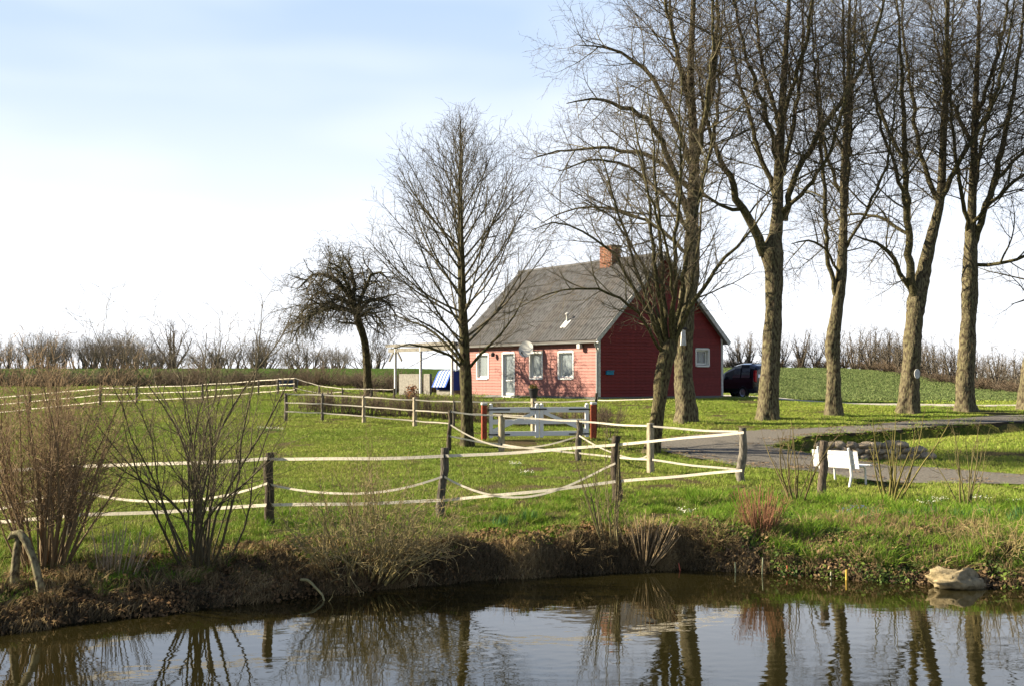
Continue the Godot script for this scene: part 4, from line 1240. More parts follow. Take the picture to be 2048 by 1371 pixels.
# ---------------------------------------------------------------- gate
func make_gate() -> void:
	var a := on_ground(-0.82, 33.78)
	var b := on_ground(2.44, 34.47)
	var dir := (b - a)
	var turn := atan2(-dir.z, dir.x)
	for k in 2:
		var g := thing("gate_post", ["red wooden gate post nearest the young tree", "red wooden gate post with a dark stake beside it"][k], "post", a if k == 0 else b, turn, "red gate posts")
		var mb := MB.new()
		mb.chamfer(Vector3(-0.075, -0.3, -0.075), Vector3(0.075, 1.02, 0.075), 0.012)
		part("shaft", mb.done(M.gate_red), g)
		mb = MB.new()
		mb.chamfer(Vector3(-0.09, 1.021, -0.09), Vector3(0.09, 1.1, 0.09), 0.02)
		part("cap", mb.done(M.white_trim), g)
	var inner := Vector2(dir.x, dir.z).length() - 0.3
	var gate := thing("paddock_gate", "white three-rail double gate with black strap hinges between red posts", "gate", a + dir.normalized() * 0.15, turn)
	for k in 2:
		var w := inner / 2 - 0.012
		var leaf := holder("gate_leaf", gate, Vector3(0.0 if k == 0 else inner / 2 + 0.012, 0.06, 0.0))
		for y in [[0.05, 0.19], [0.4, 0.54], [0.74, 0.9]]:
			var mb := MB.new()
			mb.chamfer(Vector3(0.1, y[0], -0.02), Vector3(w - 0.1, y[1], 0.02), 0.006)
			part("rail", mb.done(M.white_paint), leaf)
		for x in [0.0, w - 0.11]:
			var mb := MB.new()
			mb.chamfer(Vector3(x, 0.0, -0.035), Vector3(x + 0.11, 0.95, 0.035), 0.008)
			mb.lathe([Vector2(0.05, 0.95), Vector2(0.06, 0.97), Vector2(0.04, 1.0), Vector2(0.0, 1.02)], 8, Color.WHITE, Vector3(x + 0.055, 0, 0))
			part("stile", mb.done(M.white_paint), leaf)
		var mb := MB.new()
		var s := Vector3(0.1, 0.2, 0.0) if k == 0 else Vector3(w - 0.1, 0.2, 0.0)
		var e := Vector3(w - 0.12, 0.74, 0.0) if k == 0 else Vector3(0.12, 0.74, 0.0)
		var ang := atan2(e.y - s.y, e.x - s.x)
		mb.boxb((s + e) * 0.5 + Vector3(0, 0, 0.032), Vector3(s.distance_to(e), 0.1, 0.022), Basis(Vector3.BACK, ang))
		part("brace", mb.done(M.white_paint), leaf)
		for y in [0.1, 0.83]:
			mb = MB.new()
			var x0 := -0.04 if k == 0 else w - 0.62
			mb.chamfer(Vector3(x0, y - 0.02, 0.037), Vector3(x0 + 0.66, y + 0.02, 0.047), 0.003)
			part("hinge", mb.done(M.dark_metal), leaf)
		if k == 1:
			mb = MB.new()
			mb.chamfer(Vector3(-0.3, 0.82, 0.05), Vector3(0.2, 0.86, 0.062), 0.003)
			mb.tube(PackedVector3Array([Vector3(-0.28, 0.84, 0.056), Vector3(-0.31, 0.9, 0.056)]), PackedFloat32Array([0.012, 0.012]), 6, Color.WHITE, true)
			part("latch", mb.done(M.dark_metal), leaf)
	# the flower pot on the post behind the gate
	var pot := thing("flower_pot", "dark flower pot with small shrub standing on a fence post", "pot", on_ground(0.68, 36.41, 1.062))
	var mb2 := MB.new()
	mb2.lathe([Vector2(0.0, 0.0), Vector2(0.1, 0.0), Vector2(0.15, 0.26), Vector2(0.165, 0.26), Vector2(0.165, 0.3), Vector2(0.14, 0.3), Vector2(0.135, 0.26), Vector2(0.0, 0.26)], 20, Color.WHITE)
	part("pot_body", mb2.done(M.dark_metal), pot)
	mb2 = MB.new()
	for k in 260:
		var d := rv().normalized()
		d.y = absf(d.y) * 0.9
		var p := Vector3(0, 0.27, 0) + d * Vector3(0.17, 0.19, 0.17) * rf(0.4, 1.0)
		var u := rv().normalized() * 0.028
		var w := u.cross(rv()).normalized() * 0.012
		mb2.quad(p - u, p - w, p + u, p + w, Color(0.07, 0.09, 0.02) * rf(0.6, 1.4) if k % 4 else Color(0.2, 0.1, 0.03))
	part("pot_plant", mb2.done(M.grass), pot)

# ---------------------------------------------------------------- bench by the pond
func make_bench() -> void:
	var at := on_ground(7.2, 25.2)
	var b := thing("garden_bench", "white slatted garden bench facing away beside the lower drive", "bench", at, deg_to_rad(-48.0))
	# local: the back towards +z, the seat towards -z, length along x from -0.6 to 0.6
	var L := 0.56
	for k in 4:
		var mb := MB.new()
		var y := 0.40 + k * 0.095
		mb.boxb(Vector3(0, y, 0.20 + (y - 0.4) * 0.22), Vector3(L * 2.0, 0.085, 0.02), Basis(Vector3.RIGHT, 0.21))
		part("back_slat", mb.done(M.white_paint), b)
	for k in 4:
		var mb := MB.new()
		mb.chamfer(Vector3(-L, 0.40, 0.12 - k * 0.115 - 0.1), Vector3(L, 0.425, 0.12 - k * 0.115), 0.006)
		part("seat_slat", mb.done(M.white_paint), b)
	for x in [-0.38, 0.38]:
		var mb := MB.new()
		mb.tube(PackedVector3Array([Vector3(x, 0.8, 0.325), Vector3(x, 0.62, 0.285), Vector3(x, 0.4, 0.235), Vector3(x, 0.2, 0.215), Vector3(x, -0.04, 0.30)]), PackedFloat32Array([0.024, 0.026, 0.03, 0.028, 0.026]), 8, Color.WHITE, true)
		part("rear_leg", mb.done(M.white_paint), b)
		mb = MB.new()
		mb.tube(PackedVector3Array([Vector3(x, 0.375, 0.22), Vector3(x, 0.375, -0.25), Vector3(x, 0.34, -0.33), Vector3(x, -0.05, -0.36)]), PackedFloat32Array([0.022, 0.022, 0.024, 0.024]), 8, Color.WHITE, true)
		part("front_leg", mb.done(M.white_paint), b)
	var pm := rough_post(1.1, 0.085, Vector3(0.06, 0, 0.02), 77, true, Color(0.2, 0.16, 0.12))
	one("old_post", pm.done(M.old_post), "split brown wooden post standing in front of the white bench", "post", on_ground(6.33, 23.57))

# ---------------------------------------------------------------- stones and small things
func lump(r: Vector3, seed_: int, rough: float, m: Material, rows := 12, cols := 18) -> ArrayMesh:
	var f := FastNoiseLite.new()
	f.seed = seed_
	f.frequency = 0.9
	var mb := MB.new()
	for i in rows + 1:
		for k in cols:
			var th := PI * i / rows
			var ph := TAU * k / cols
			var n := Vector3(sin(th) * cos(ph), cos(th), sin(th) * sin(ph))
			var q := n * (1.0 + rough * f.get_noise_3dv(n * 1.6) + rough * 0.5 * f.get_noise_3dv(n * 4.0))
			mb.v.append(q * r)
			mb.n.append((n / r).normalized())
			mb.c.append(Color.WHITE)
	for i in rows:
		for k in cols:
			var a := i * cols + k
			var b := i * cols + (k + 1) % cols
			mb.ix.append_array(PackedInt32Array([a, b + cols, b, a, a + cols, b + cols]))
	# smooth normals from the faces
	var acc := PackedVector3Array()
	acc.resize(mb.v.size())
	for t in range(0, mb.ix.size(), 3):
		var fn := (mb.v[mb.ix[t + 2]] - mb.v[mb.ix[t]]).cross(mb.v[mb.ix[t + 1]] - mb.v[mb.ix[t]])
		for j in 3: acc[mb.ix[t + j]] += fn
	for i in acc.size():
		if acc[i].length_squared() > 1e-12:
			var nn := acc[i].normalized()
			mb.n[i] = nn if nn.dot(mb.v[i]) > 0 else -nn
	return mb.done(m)

func make_stones() -> void:
	var wall := thing("stone_wall", "low brown fieldstone wall beside the grass island of the drive", "wall", on_ground(9.4, 30.3))
	var meshes := []
	for k in 6: meshes.append(lump(Vector3(0.24, 0.13, 0.16), 900 + k, 0.45, M["wall_stone_%d" % (k % 3)], 7, 11))
	for row in 3:
		for k in 10 - row:
			var t := (k + 0.5 * (row % 2) + rf(-0.15, 0.15)) / 9.0
			var p := on_ground(lerpf(8.15, 10.75, t), lerpf(30.75, 29.9, t))
			part("stone", meshes[(k * 5 + row * 2) % 6], wall, p + Vector3(rf(-0.03, 0.03), 0.1 + row * 0.15, rf(-0.03, 0.03)) - wall.position, Basis.from_euler(Vector3(rf(-0.2, 0.2), rf(-0.4, 0.4), rf(-0.2, 0.2))).scaled(Vector3(rf(0.75, 1.05), rf(0.7, 1.0), 1.0)))
	var s := one("boulder", lump(Vector3(0.46, 0.2, 0.26), 931, 0.5, M.pale_stone, 16, 24), "pale boulder lying half over the water at the pond edge", "boulder", Vector3(6.75, 0.06, -17.45))
	s.rotation = Vector3(0.1, 0.25, -0.22)
	var tr := thing("water_trough", "dark blue trough standing beside the far hedge", "trough", on_ground(-11.75, 60.5))
	var tm := MB.new()
	tm.chamfer(Vector3(-0.45, 0.0, -0.25), Vector3(0.45, 0.36, 0.25), 0.04)
	part("tank", tm.done(M.trough_blue), tr)
	tm = MB.new()
	for e in [[-0.48, 0.48, 0.21, 0.28], [-0.48, 0.48, -0.28, -0.21]]:
		tm.chamfer(Vector3(e[0], 0.355, e[2]), Vector3(e[1], 0.42, e[3]), 0.01)
	for e in [[-0.48, -0.41], [0.41, 0.48]]:
		tm.chamfer(Vector3(e[0], 0.355, -0.208), Vector3(e[1], 0.42, 0.208), 0.01)
	part("rim", tm.done(M.trough_blue), tr)
	# stakes standing in the water
	var stakes := [[3.17, 19.12, 0.13, 0], [2.75, 18.95, 0.12, 2], [3.62, 18.75, 0.16, 1], [4.02, 18.6, 0.26, 1], [4.42, 18.5, 0.15, 2], [5.0, 18.15, 0.11, 0], [5.22, 18.05, 0.16, 3]]
	var cols := [Color(0.45, 0.43, 0.3), Color(0.3, 0.33, 0.2), Color(0.5, 0.13, 0.08), Color(0.5, 0.33, 0.06)]
	var words := ["thin grey stake below the coppiced shoots in the pond", "short reddish peg at the dark bank in the pond", "pale thin stake leaning in the pond shallows", "tallest greenish stake standing in the pond shallows", "red peg in the pond beside the tallest stake", "small grey peg left of the yellow one in the pond", "short thick yellowish peg in the pond shallows"]
	for i in stakes.size():
		var q: Array = stakes[i]
		var mb := MB.new()
		var r := 0.022 if q[3] == 3 else 0.012
		mb.tube(PackedVector3Array([Vector3(0, -0.35, 0), Vector3(0.005, 0, 0), Vector3(rf(-0.02, 0.02), q[2], 0)]), PackedFloat32Array([r, r, r * 0.8]), 7, cols[q[3]], true)
		one("stake", mb.done(M.twig), words[i], "stake", Vector3(q[0], 0, -q[1]), "stakes in the pond")

# ---------------------------------------------------------------- trees and shrubs
func polyline(a: Array) -> Array:
	var p := PackedVector3Array()
	var r := PackedFloat32Array()
	for i in range(0, a.size(), 4):
		p.append(Vector3(a[i], a[i + 1], a[i + 2]))
		r.append(a[i + 3])
	return [p, r]

func resample(p: PackedVector3Array, r: PackedFloat32Array, step: float, wander: float) -> Array:
	var q := PackedVector3Array()
	var s := PackedFloat32Array()
	for i in p.size() - 1:
		var n := maxi(1, int(p[i].distance_to(p[i + 1]) / step))
		var a := p[maxi(i - 1, 0)]
		var b := p[mini(i + 2, p.size() - 1)]
		for k in n:
			var t := float(k) / n
			var w := wander if (i + k) > 0 else 0.0
			q.append(p[i].cubic_interpolate(p[i + 1], a, b, t) + rv() * w * (0.3 + r[i] * 2.0))
			s.append(lerpf(r[i], r[i + 1], t))
	q.append(p[-1])
	s.append(r[-1])
	return [q, s]

# a thick stem with furrowed, knobbly bark and flaring roots
func bole(mb: MB, p: PackedVector3Array, r: PackedFloat32Array, sides: int, seed_: int, flare: float, col: Color) -> void:
	var f := FastNoiseLite.new()
	f.seed = seed_
	f.frequency = 1.0
	var base := mb.v.size()
	var a := Vector3.RIGHT
	var m := p.size()
	for i in m:
		var t := (p[mini(i + 1, m - 1)] - p[maxi(i - 1, 0)]).normalized()
		a = (a - t * a.dot(t)).normalized()
		var b := t.cross(a)
		for k in sides:
			var g := TAU * k / sides
			var w := a * cos(g) + b * sin(g)
			var y := p[i].y
			var rr := r[i] * (1.0 + 0.16 * f.get_noise_3d(cos(g) * 1.2, y * 0.9, sin(g) * 1.2) + 0.08 * f.get_noise_3d(cos(g) * 4.5, y * 1.3, sin(g) * 4.5) + 0.06 * f.get_noise_3d(cos(g) * 11.0, y * 3.0, sin(g) * 11.0))
			rr += flare * r[i] * exp(-maxf(y + 0.15, 0.0) / 0.32) * (0.55 + 0.45 * sin(g * 5.0 + seed_))
			mb.v.append(p[i] + w * rr)
			var moss := clampf(0.5 + 1.4 * f.get_noise_3d(cos(g) * 1.5 + 7.0, y * 1.2, sin(g) * 1.5), 0.0, 1.0)
			mb.c.append(col.lerp(Color(0.12, 0.12, 0.06), moss * 0.45))
			mb.n.append(w)
	for i in m:
		for k in sides:
			var s := base + i * sides
			var up := base + mini(i + 1, m - 1) * sides + k
			var dn := base + maxi(i - 1, 0) * sides + k
			var l := s + (k + sides - 1) % sides
			var q := s + (k + 1) % sides
			mb.n[s + k] = (mb.v[q] - mb.v[l]).cross(mb.v[up] - mb.v[dn]).normalized()
	for i in m - 1:
		var s := base + i * sides
		for k in sides:
			var k2 := s + (k + 1) % sides
			var k1 := s + k
			mb.ix.append_array(PackedInt32Array([k1, k2 + sides, k2, k1, k1 + sides, k2 + sides]))

# shoots along a branch, and shoots along those
func sprout(mb: MB, p: PackedVector3Array, r: PackedFloat32Array, lvl: int, P: Dictionary, lo := 0.15) -> void:
	var m := p.size()
	var total := 0.0
	for i in m - 1: total += p[i].distance_to(p[i + 1])
	var count := int(total * P.dens[lvl] * rf(0.85, 1.15) + rf(0, 1))
	var levels: int = P.dens.size()
	var segs: int = P.segs[lvl]
	var az := rf(0, TAU)
	for j in count:
		var t := lo + (1.0 - lo) * (j + rng.randf()) / count
		var f := t * (m - 1)
		var i := mini(int(f), m - 2)
		f -= i
		var q := p[i].lerp(p[i + 1], f)
		var dir := (p[i + 1] - p[i]).normalized()
		var ra := lerpf(r[i], r[i + 1], f)
		var side := dir.cross(Vector3.UP if absf(dir.y) < 0.9 else Vector3.RIGHT).normalized()
		az += 2.4 + rf(-0.5, 0.5)
		side = side.rotated(dir, az)
		var ang: float = P.ang[lvl] * rf(0.7, 1.25)
		if P.has("ang_top") and lvl == 0: ang = lerpf(P.ang[0], P.ang_top, t) * rf(0.85, 1.15)
		var d := dir * cos(ang) + side * sin(ang)
		var len_: float = P.len[lvl] * rf(0.5, 1.2) * (1.0 - P.taper[lvl] * t)
		if lvl > 0: len_ = minf(len_, total * 0.62)
		if P.has("crown") and lvl == 0: len_ = P.len[0] * table(P.crown, t) * rf(0.85, 1.1)
		var r0: float = minf(ra * 0.7, P.rad[lvl] * rf(0.75, 1.25) * sqrt(len_ / P.len[lvl]))
		r0 = maxf(r0, P.rmin)
		var pts := PackedVector3Array([q])
		var rad := PackedFloat32Array([r0])
		var step := len_ / segs
		for k in segs:
			d = (d + rv() * P.wander[lvl] + Vector3(0, P.up[lvl], 0)).normalized()
			q += d * step
			pts.append(q)
			rad.append(maxf(P.rmin * 0.6, r0 * (1.0 - 0.75 * (k + 1) / segs)))
		var c: Color = P.thick.lerp(P.thin, clampf(float(lvl + 1) / levels + rf(-0.15, 0.15), 0, 1)) * rf(0.8, 1.2)
		mb.tube(pts, rad, P.sides[lvl], c)
		if lvl + 1 < levels: sprout(mb, pts, rad, lvl + 1, P, 0.2)

const LIME := {"dens": [2.6, 3.6, 4.2, 3.1], "ang": [1.0, 0.85, 0.85, 0.85], "len": [3.3, 1.75, 0.9, 0.42], "taper": [0.5, 0.5, 0.4, 0.3], "rad": [0.034, 0.0155, 0.009, 0.006], "rmin": 0.0052, "wander": [0.17, 0.22, 0.26, 0.25], "up": [0.035, 0.03, 0.02, 0.0], "segs": [7, 5, 3, 2], "sides": [5, 4, 3, 3], "thick": Color(0.10, 0.092, 0.05), "thin": Color(0.098, 0.074, 0.053)}
const YOUNG := {"dens": [6.8, 4.4, 4.6, 3.4], "ang": [1.3, 0.65, 0.7, 0.7], "ang_top": 0.4, "crown": [[0.0, 0.72], [0.1, 0.95], [0.3, 1.0], [0.55, 0.76], [0.8, 0.36], [1.0, 0.06]], "len": [4.4, 1.45, 0.66, 0.3], "taper": [0.5, 0.5, 0.4, 0.3], "rad": [0.034, 0.013, 0.0075, 0.005], "rmin": 0.0044, "wander": [0.09, 0.15, 0.2, 0.2], "up": [0.075, 0.06, 0.04, 0.0], "segs": [7, 4, 3, 2], "sides": [5, 4, 3, 3], "thick": Color(0.10, 0.09, 0.05), "thin": Color(0.08, 0.065, 0.045)}
const APPLE := {"dens": [6.0, 5.5, 5.0, 3.0], "ang": [0.95, 0.9, 0.9, 0.9], "len": [1.7, 1.05, 0.6, 0.3], "taper": [0.3, 0.4, 0.3, 0.3], "rad": [0.045, 0.022, 0.013, 0.009], "rmin": 0.0075, "wander": [0.38, 0.42, 0.4, 0.3], "up": [-0.03, -0.16, -0.14, 0.0], "segs": [6, 5, 4, 2], "sides": [4, 4, 3, 3], "thick": Color(0.085, 0.08, 0.045), "thin": Color(0.075, 0.06, 0.04)}
const COPPICE := {"dens": [4.0, 5.5, 4.0], "ang": [0.7, 0.7, 0.7], "len": [0.8, 0.35, 0.16], "taper": [0.5, 0.4, 0.3], "rad": [0.008, 0.0045, 0.003], "rmin": 0.0022, "wander": [0.16, 0.2, 0.2], "up": [0.12, 0.06, 0.0], "segs": [4, 3, 2], "sides": [4, 3, 3], "thick": Color(0.10, 0.085, 0.045), "thin": Color(0.13, 0.09, 0.055)}

func vary(base: Dictionary, change: Dictionary) -> Dictionary:
	var d := base.duplicate()
	d.merge(change, true)
	return d

func tree(called: String, label: String, group: String, x: float, d: float, key: String, P: Dictionary, seed_: int, flare: float, col: Color) -> Node3D:
	rng.seed = seed_
	var lines: Array = TREE_LINES[key]
	var t := thing(called, label, "tree", on_ground(x, d), 0.0, group)
	var crown := MB.new()
	for i in lines.size():
		var pl := polyline(lines[i])
		var mb := MB.new()
		if i == 0:
			var q := resample(pl[0], pl[1], 0.14, 0.008)
			var thin: PackedFloat32Array = q[1]
			for k in thin.size(): thin[k] *= (0.8 - 0.16 * ss(5.0, 8.0, q[0][k].y)) * (0.88 if key == "T2" else 1.0) if key != "T0" else 1.0
			bole(mb, q[0], thin, 30, seed_, flare, col)
			part("trunk", mb.done(M.bark), t)
			var big: bool = key == "T2"
			if not big: sprout(crown, q[0], q[1], 0, P, P.get("from", 0.42))
		else:
			var q := resample(pl[0], pl[1], 0.3, 0.10)
			var thin: PackedFloat32Array = q[1]
			for k in thin.size(): thin[k] *= (0.6 if key == "T2" else 0.74) if key != "T0" else 1.0
			if key == "T0": q = resample(pl[0], pl[1], 0.3, 0.03)
			bole(mb, q[0], thin if thin.size() == q[1].size() else q[1], 10, seed_ + i, 0.0, col.lerp(Color(0.12, 0.115, 0.055), 0.6))
			part("limb", mb.done(M.limb_bark), t)
			sprout(crown, q[0], q[1], 1 if key == "T0" else 0, P, 0.14)
	var c := part("crown", crown.done(M.twig), t)
	return t

# upright or spreading stems from one stool
func shrub_mesh(stems: int, height: float, spread: float, P: Dictionary, r0: float, lean: Vector3, stool := 0.12, bend := 0.1) -> MB:
	var mb := MB.new()
	for s in stems:
		var a := rf(0, TAU)
		var o := Vector3(cos(a), 0, sin(a)) * rf(0.2, 1.0)
		var d := (Vector3.UP + o * spread + lean + rv() * 0.08).normalized()
		var q := o * stool + Vector3(0, -0.12, 0)
		var h := height * rf(0.6, 1.08)
		var pts := PackedVector3Array([q])
		var rr := r0 * rf(0.6, 1.2)
		var rad := PackedFloat32Array([rr])
		var n := 8
		for k in n:
			d = (d + rv() * bend + Vector3(0, 0.05, 0)).normalized()
			q += d * h / n
			pts.append(q)
			rad.append(maxf(P.rmin, rr * (1.0 - 0.8 * (k + 1) / n)))
		mb.tube(pts, rad, 6, P.thick * rf(0.8, 1.2))
		sprout(mb, pts, rad, 0, P, P.get("from", 0.25))
	return mb

func make_trees() -> void:
	var grey_bark := Color(0.215, 0.188, 0.152)
	tree("lime_tree", "pollarded lime with leaning trunk and a fan of upright stems before the gable", "lime trees along the drive", 3.75, 30.7, "T2", vary(LIME, {"dens": [2.9, 4.0, 4.4, 3.0], "len": [1.9, 1.05, 0.52, 0.26], "rad": [0.022, 0.011, 0.0065, 0.005], "ang": [0.75, 0.75, 0.75, 0.8], "rmin": 0.004}), 11, 0.3, Color(0.17, 0.145, 0.10))
	tree("lime_tree", "tall bare lime with thick flared trunk directly before the red gable wall", "lime trees along the drive", 6.0, 39.3, "T3", LIME, 12, 0.45, grey_bark)
	tree("lime_tree", "tall bare lime with a swollen fork standing in front of the parked van", "lime trees along the drive", 9.03, 40.63, "T4", LIME, 13, 0.4, grey_bark)
	tree("lime_tree", "slimmest bare lime, between the one at the van and the V-forked one", "lime trees along the drive", 11.81, 42.26, "T5", vary(LIME, {"dens": [1.9, 3.8, 4.2, 3.0], "from": 0.3}), 14, 0.35, grey_bark)
	tree("lime_tree", "bare lime forking into a V, carrying a pale oval plate", "lime trees along the drive", 14.91, 43.35, "T6", LIME, 15, 0.5, grey_bark)
	tree("lime_tree", "bare lime with straight knobbly trunk just past the one with the plate", "lime trees along the drive", 17.34, 44.03, "T7", LIME, 16, 0.5, grey_bark)
	tree("lime_tree", "bare lime cut by the right picture edge, only its foot showing", "lime trees along the drive", 20.1, 44.97, "T8", vary(LIME, {"dens": [1.8, 3.5, 4.0, 2.5]}), 17, 0.4, grey_bark)
	tree("young_tree", "young bare tree with straight trunk and egg-shaped crown in the paddock", "", -1.24, 32.11, "T0", vary(YOUNG, {"from": 0.3}), 18, 0.3, Color(0.115, 0.10, 0.06))
	tree("apple_tree", "old gnarled apple tree with dense drooping twigs beside the carport", "", -6.74, 54.59, "T1", vary(APPLE, {"from": 0.75}), 19, 0.2, Color(0.11, 0.09, 0.06))
	# the oval plate and the nest box that hang on trunks
	var mb := MB.new()
	mb.lathe([Vector2(0.0, -0.012), Vector2(0.12, -0.012), Vector2(0.12, 0.012), Vector2(0.0, 0.016)], 20, Color.WHITE)
	var o := one("tree_plate", mb.done(M.white_trim), "pale oval plate nailed to a lime trunk", "plate", on_ground(14.91, 43.35) + Vector3(0.2, 1.47, 0.47))
	o.rotation = Vector3(PI / 2, 0.25, 0)
	o.scale = Vector3(1.0, 1.0, 1.5)
	var nb := thing("nest_box", "small white nest box with a dark lid hanging on a lime trunk", "nest box", on_ground(6.0, 39.3) + Vector3(-0.2, 2.6, 0.44))
	mb = MB.new()
	mb.slab(PackedVector2Array([Vector2(-0.1, 0), Vector2(0.08, 0), Vector2(0.06, 0.5), Vector2(-0.06, 0.54)]), -0.08, 0.08)
	part("box", mb.done(M.white_trim), nb)
	mb = MB.new()
	mb.chamfer(Vector3(-0.11, 0.54, -0.11), Vector3(0.11, 0.6, 0.11), 0.01)
	part("lid", mb.done(M.dark_metal), nb)

func make_shrubs() -> void:
	var red := {"thick": Color(0.19, 0.135, 0.075), "thin": Color(0.34, 0.235, 0.13)}
	var list := [
		# label, x, d, stems, height, spread, P, r0, lean, stool, bend
		["dense russet willow shrub with many upright shoots at the pond edge", -6.75, 16.7, 58, 3.1, 0.56, vary(COPPICE, red).merged({"dens": [6.5, 6.0, 3.0], "len": [0.95, 0.42, 0.17], "ang": [0.7, 0.75, 0.7], "from": 0.25, "wander": [0.3, 0.35, 0.3], "rad": [0.0075, 0.005, 0.0035], "rmin": 0.003}, true), 0.019, Vector3(0.02, 0, 0), 0.3, 0.11],
		["tall open shrub of dark crooked stems between two fence posts", -4.55, 16.9, 22, 4.3, 0.5, vary(COPPICE, {"dens": [3.4, 4.2, 3.2], "len": [1.25, 0.6, 0.26], "wander": [0.28, 0.32, 0.3], "ang": [0.6, 0.7, 0.7], "rad": [0.011, 0.006, 0.004], "rmin": 0.0032, "thick": Color(0.085, 0.072, 0.04), "thin": Color(0.15, 0.12, 0.07)}), 0.024, Vector3(-0.02, 0, 0), 0.25, 0.24],
		["tangled twiggy bush leaning low over the water", -2.2, 17.45, 64, 1.55, 1.15, vary(COPPICE, {"dens": [5.5, 5.5, 3.0], "rad": [0.0095, 0.0065, 0.005], "rmin": 0.0042, "len": [0.7, 0.34, 0.16], "up": [-0.02, -0.05, 0.0], "wander": [0.3, 0.35, 0.3], "thick": Color(0.25, 0.205, 0.085), "thin": Color(0.34, 0.27, 0.14)}), 0.014, Vector3(0.2, 0, 0.3), 0.55, 0.2],
		["coppiced stool with a sheaf of slim shoots before a fence post", 1.65, 19.0, 18, 1.95, 0.26, vary(COPPICE, {"dens": [2.6, 4.0, 2.5], "len": [0.55, 0.25, 0.12], "rmin": 0.0035, "thick": Color(0.17, 0.145, 0.07)}), 0.015, Vector3(-0.12, 0, 0), 0.12, 0.07],
		["fan of cut straw-coloured shoots on the steep bank", 2.2, 18.98, 64, 0.85, 0.85, vary(COPPICE, {"dens": [0.8, 0.5], "len": [0.2, 0.1], "segs": [3, 2], "rmin": 0.005, "thick": Color(0.34, 0.25, 0.14), "thin": Color(0.38, 0.28, 0.17)}), 0.011, Vector3(0.2, 0, 0.1), 0.16, 0.03],
		["rusty brown clump of short shoots on the pond bank", 4.2, 19.55, 95, 0.85, 0.55, vary(COPPICE, {"rmin": 0.004, "dens": [2.0, 1.0], "len": [0.25, 0.12], "segs": [3, 2], "thick": Color(0.24, 0.115, 0.065), "thin": Color(0.32, 0.18, 0.10)}), 0.010, Vector3(0, 0, 0.05), 0.18, 0.04],
		["sparse shrub of curving olive stems near the corner post", 5.5, 22.3, 11, 2.0, 0.45, vary(COPPICE, {"dens": [2.0, 3.0, 1.5], "len": [0.7, 0.35, 0.15], "thick": Color(0.13, 0.105, 0.045), "thin": Color(0.16, 0.12, 0.06)}), 0.021, Vector3(0, 0, 0), 0.12, 0.16],
		["open shrub of mossy stems spreading beside the white bench", 7.55, 23.0, 13, 2.0, 0.7, vary(COPPICE, {"dens": [1.8, 3.0, 1.5], "len": [0.7, 0.35, 0.15], "thick": Color(0.15, 0.13, 0.04), "thin": Color(0.17, 0.13, 0.06)}), 0.024, Vector3(0.05, 0, 0), 0.14, 0.12],
		["thin shrub of wispy stems farthest along the bank from the bench", 8.75, 22.2, 9, 1.9, 0.4, vary(COPPICE, {"dens": [2.2, 3.0, 1.5], "len": [0.6, 0.3, 0.14], "thick": Color(0.14, 0.12, 0.05), "thin": Color(0.2, 0.15, 0.08)}), 0.018, Vector3(0.02, 0, 0), 0.12, 0.12],
		["spray of pale dead stems at the pond edge between two shrubs", -5.65, 16.5, 40, 0.85, 0.5, vary(COPPICE, {"dens": [1.0, 0.5], "len": [0.25, 0.1], "segs": [3, 2], "rmin": 0.004, "thick": Color(0.36, 0.28, 0.19), "thin": Color(0.42, 0.34, 0.23)}), 0.0085, Vector3(0.2, 0, 0.05), 0.3, 0.04],
		["bare twiggy shrub behind the tangled bush by the water", -2.3, 18.3, 30, 1.75, 0.6, vary(COPPICE, {"dens": [3.5, 4.5, 2.5], "len": [0.6, 0.3, 0.14], "rad": [0.0075, 0.005, 0.0035], "thick": Color(0.17, 0.135, 0.06), "thin": Color(0.24, 0.175, 0.095)}), 0.010, Vector3(-0.15, 0, 0), 0.3, 0.14],
		["low brown bramble tangle on the bank below the bench", 5.9, 20.0, 30, 0.6, 1.1, vary(COPPICE, {"dens": [4.0, 4.0], "len": [0.4, 0.2], "segs": [3, 2], "up": [-0.1, -0.05], "wander": [0.35, 0.3], "rmin": 0.004, "thick": Color(0.17, 0.1, 0.06), "thin": Color(0.25, 0.155, 0.085)}), 0.008, Vector3(0, 0, 0.2), 0.5, 0.2],
		["low bramble tangle with brown leaves right of the rusty clump", 7.1, 19.6, 30, 0.55, 1.1, vary(COPPICE, {"dens": [4.0, 4.0], "len": [0.4, 0.2], "segs": [3, 2], "up": [-0.1, -0.05], "wander": [0.35, 0.3], "rmin": 0.004, "thick": Color(0.17, 0.105, 0.06), "thin": Color(0.27, 0.18, 0.1)}), 0.008, Vector3(0, 0, 0.2), 0.5, 0.2],
		["straggling yellowish tangle on the bank above the pale boulder", 7.6, 18.3, 34, 0.8, 1.1, vary(COPPICE, {"dens": [4.0, 4.5, 2.0], "len": [0.5, 0.25, 0.12], "up": [-0.08, -0.05, 0.0], "wander": [0.35, 0.3, 0.3], "rmin": 0.004, "thick": Color(0.24, 0.19, 0.08), "thin": Color(0.34, 0.27, 0.13)}), 0.009, Vector3(-0.1, 0, 0.3), 0.4, 0.2],
		["small bare bush standing right of the red gate post", 2.95, 34.6, 10, 0.95, 0.5, vary(COPPICE, {"dens": [5.0, 5.0, 2.0], "len": [0.4, 0.2, 0.1]}), 0.014, Vector3(0, 0, 0), 0.15, 0.15],
	]
	for i in list.size():
		var a: Array = list[i]
		rng.seed = 531 + i
		var s := thing("bare_shrub", a[0], "shrub", on_ground(a[1], a[2]))
		part("stems", shrub_mesh(a[3], a[4], a[5], a[6], a[7], a[8], a[9], a[10]).done(M.twig), s)
	# the bleached stump in the willow and branches that dip into the pond
	rng.seed = 560
	var st := MB.new()
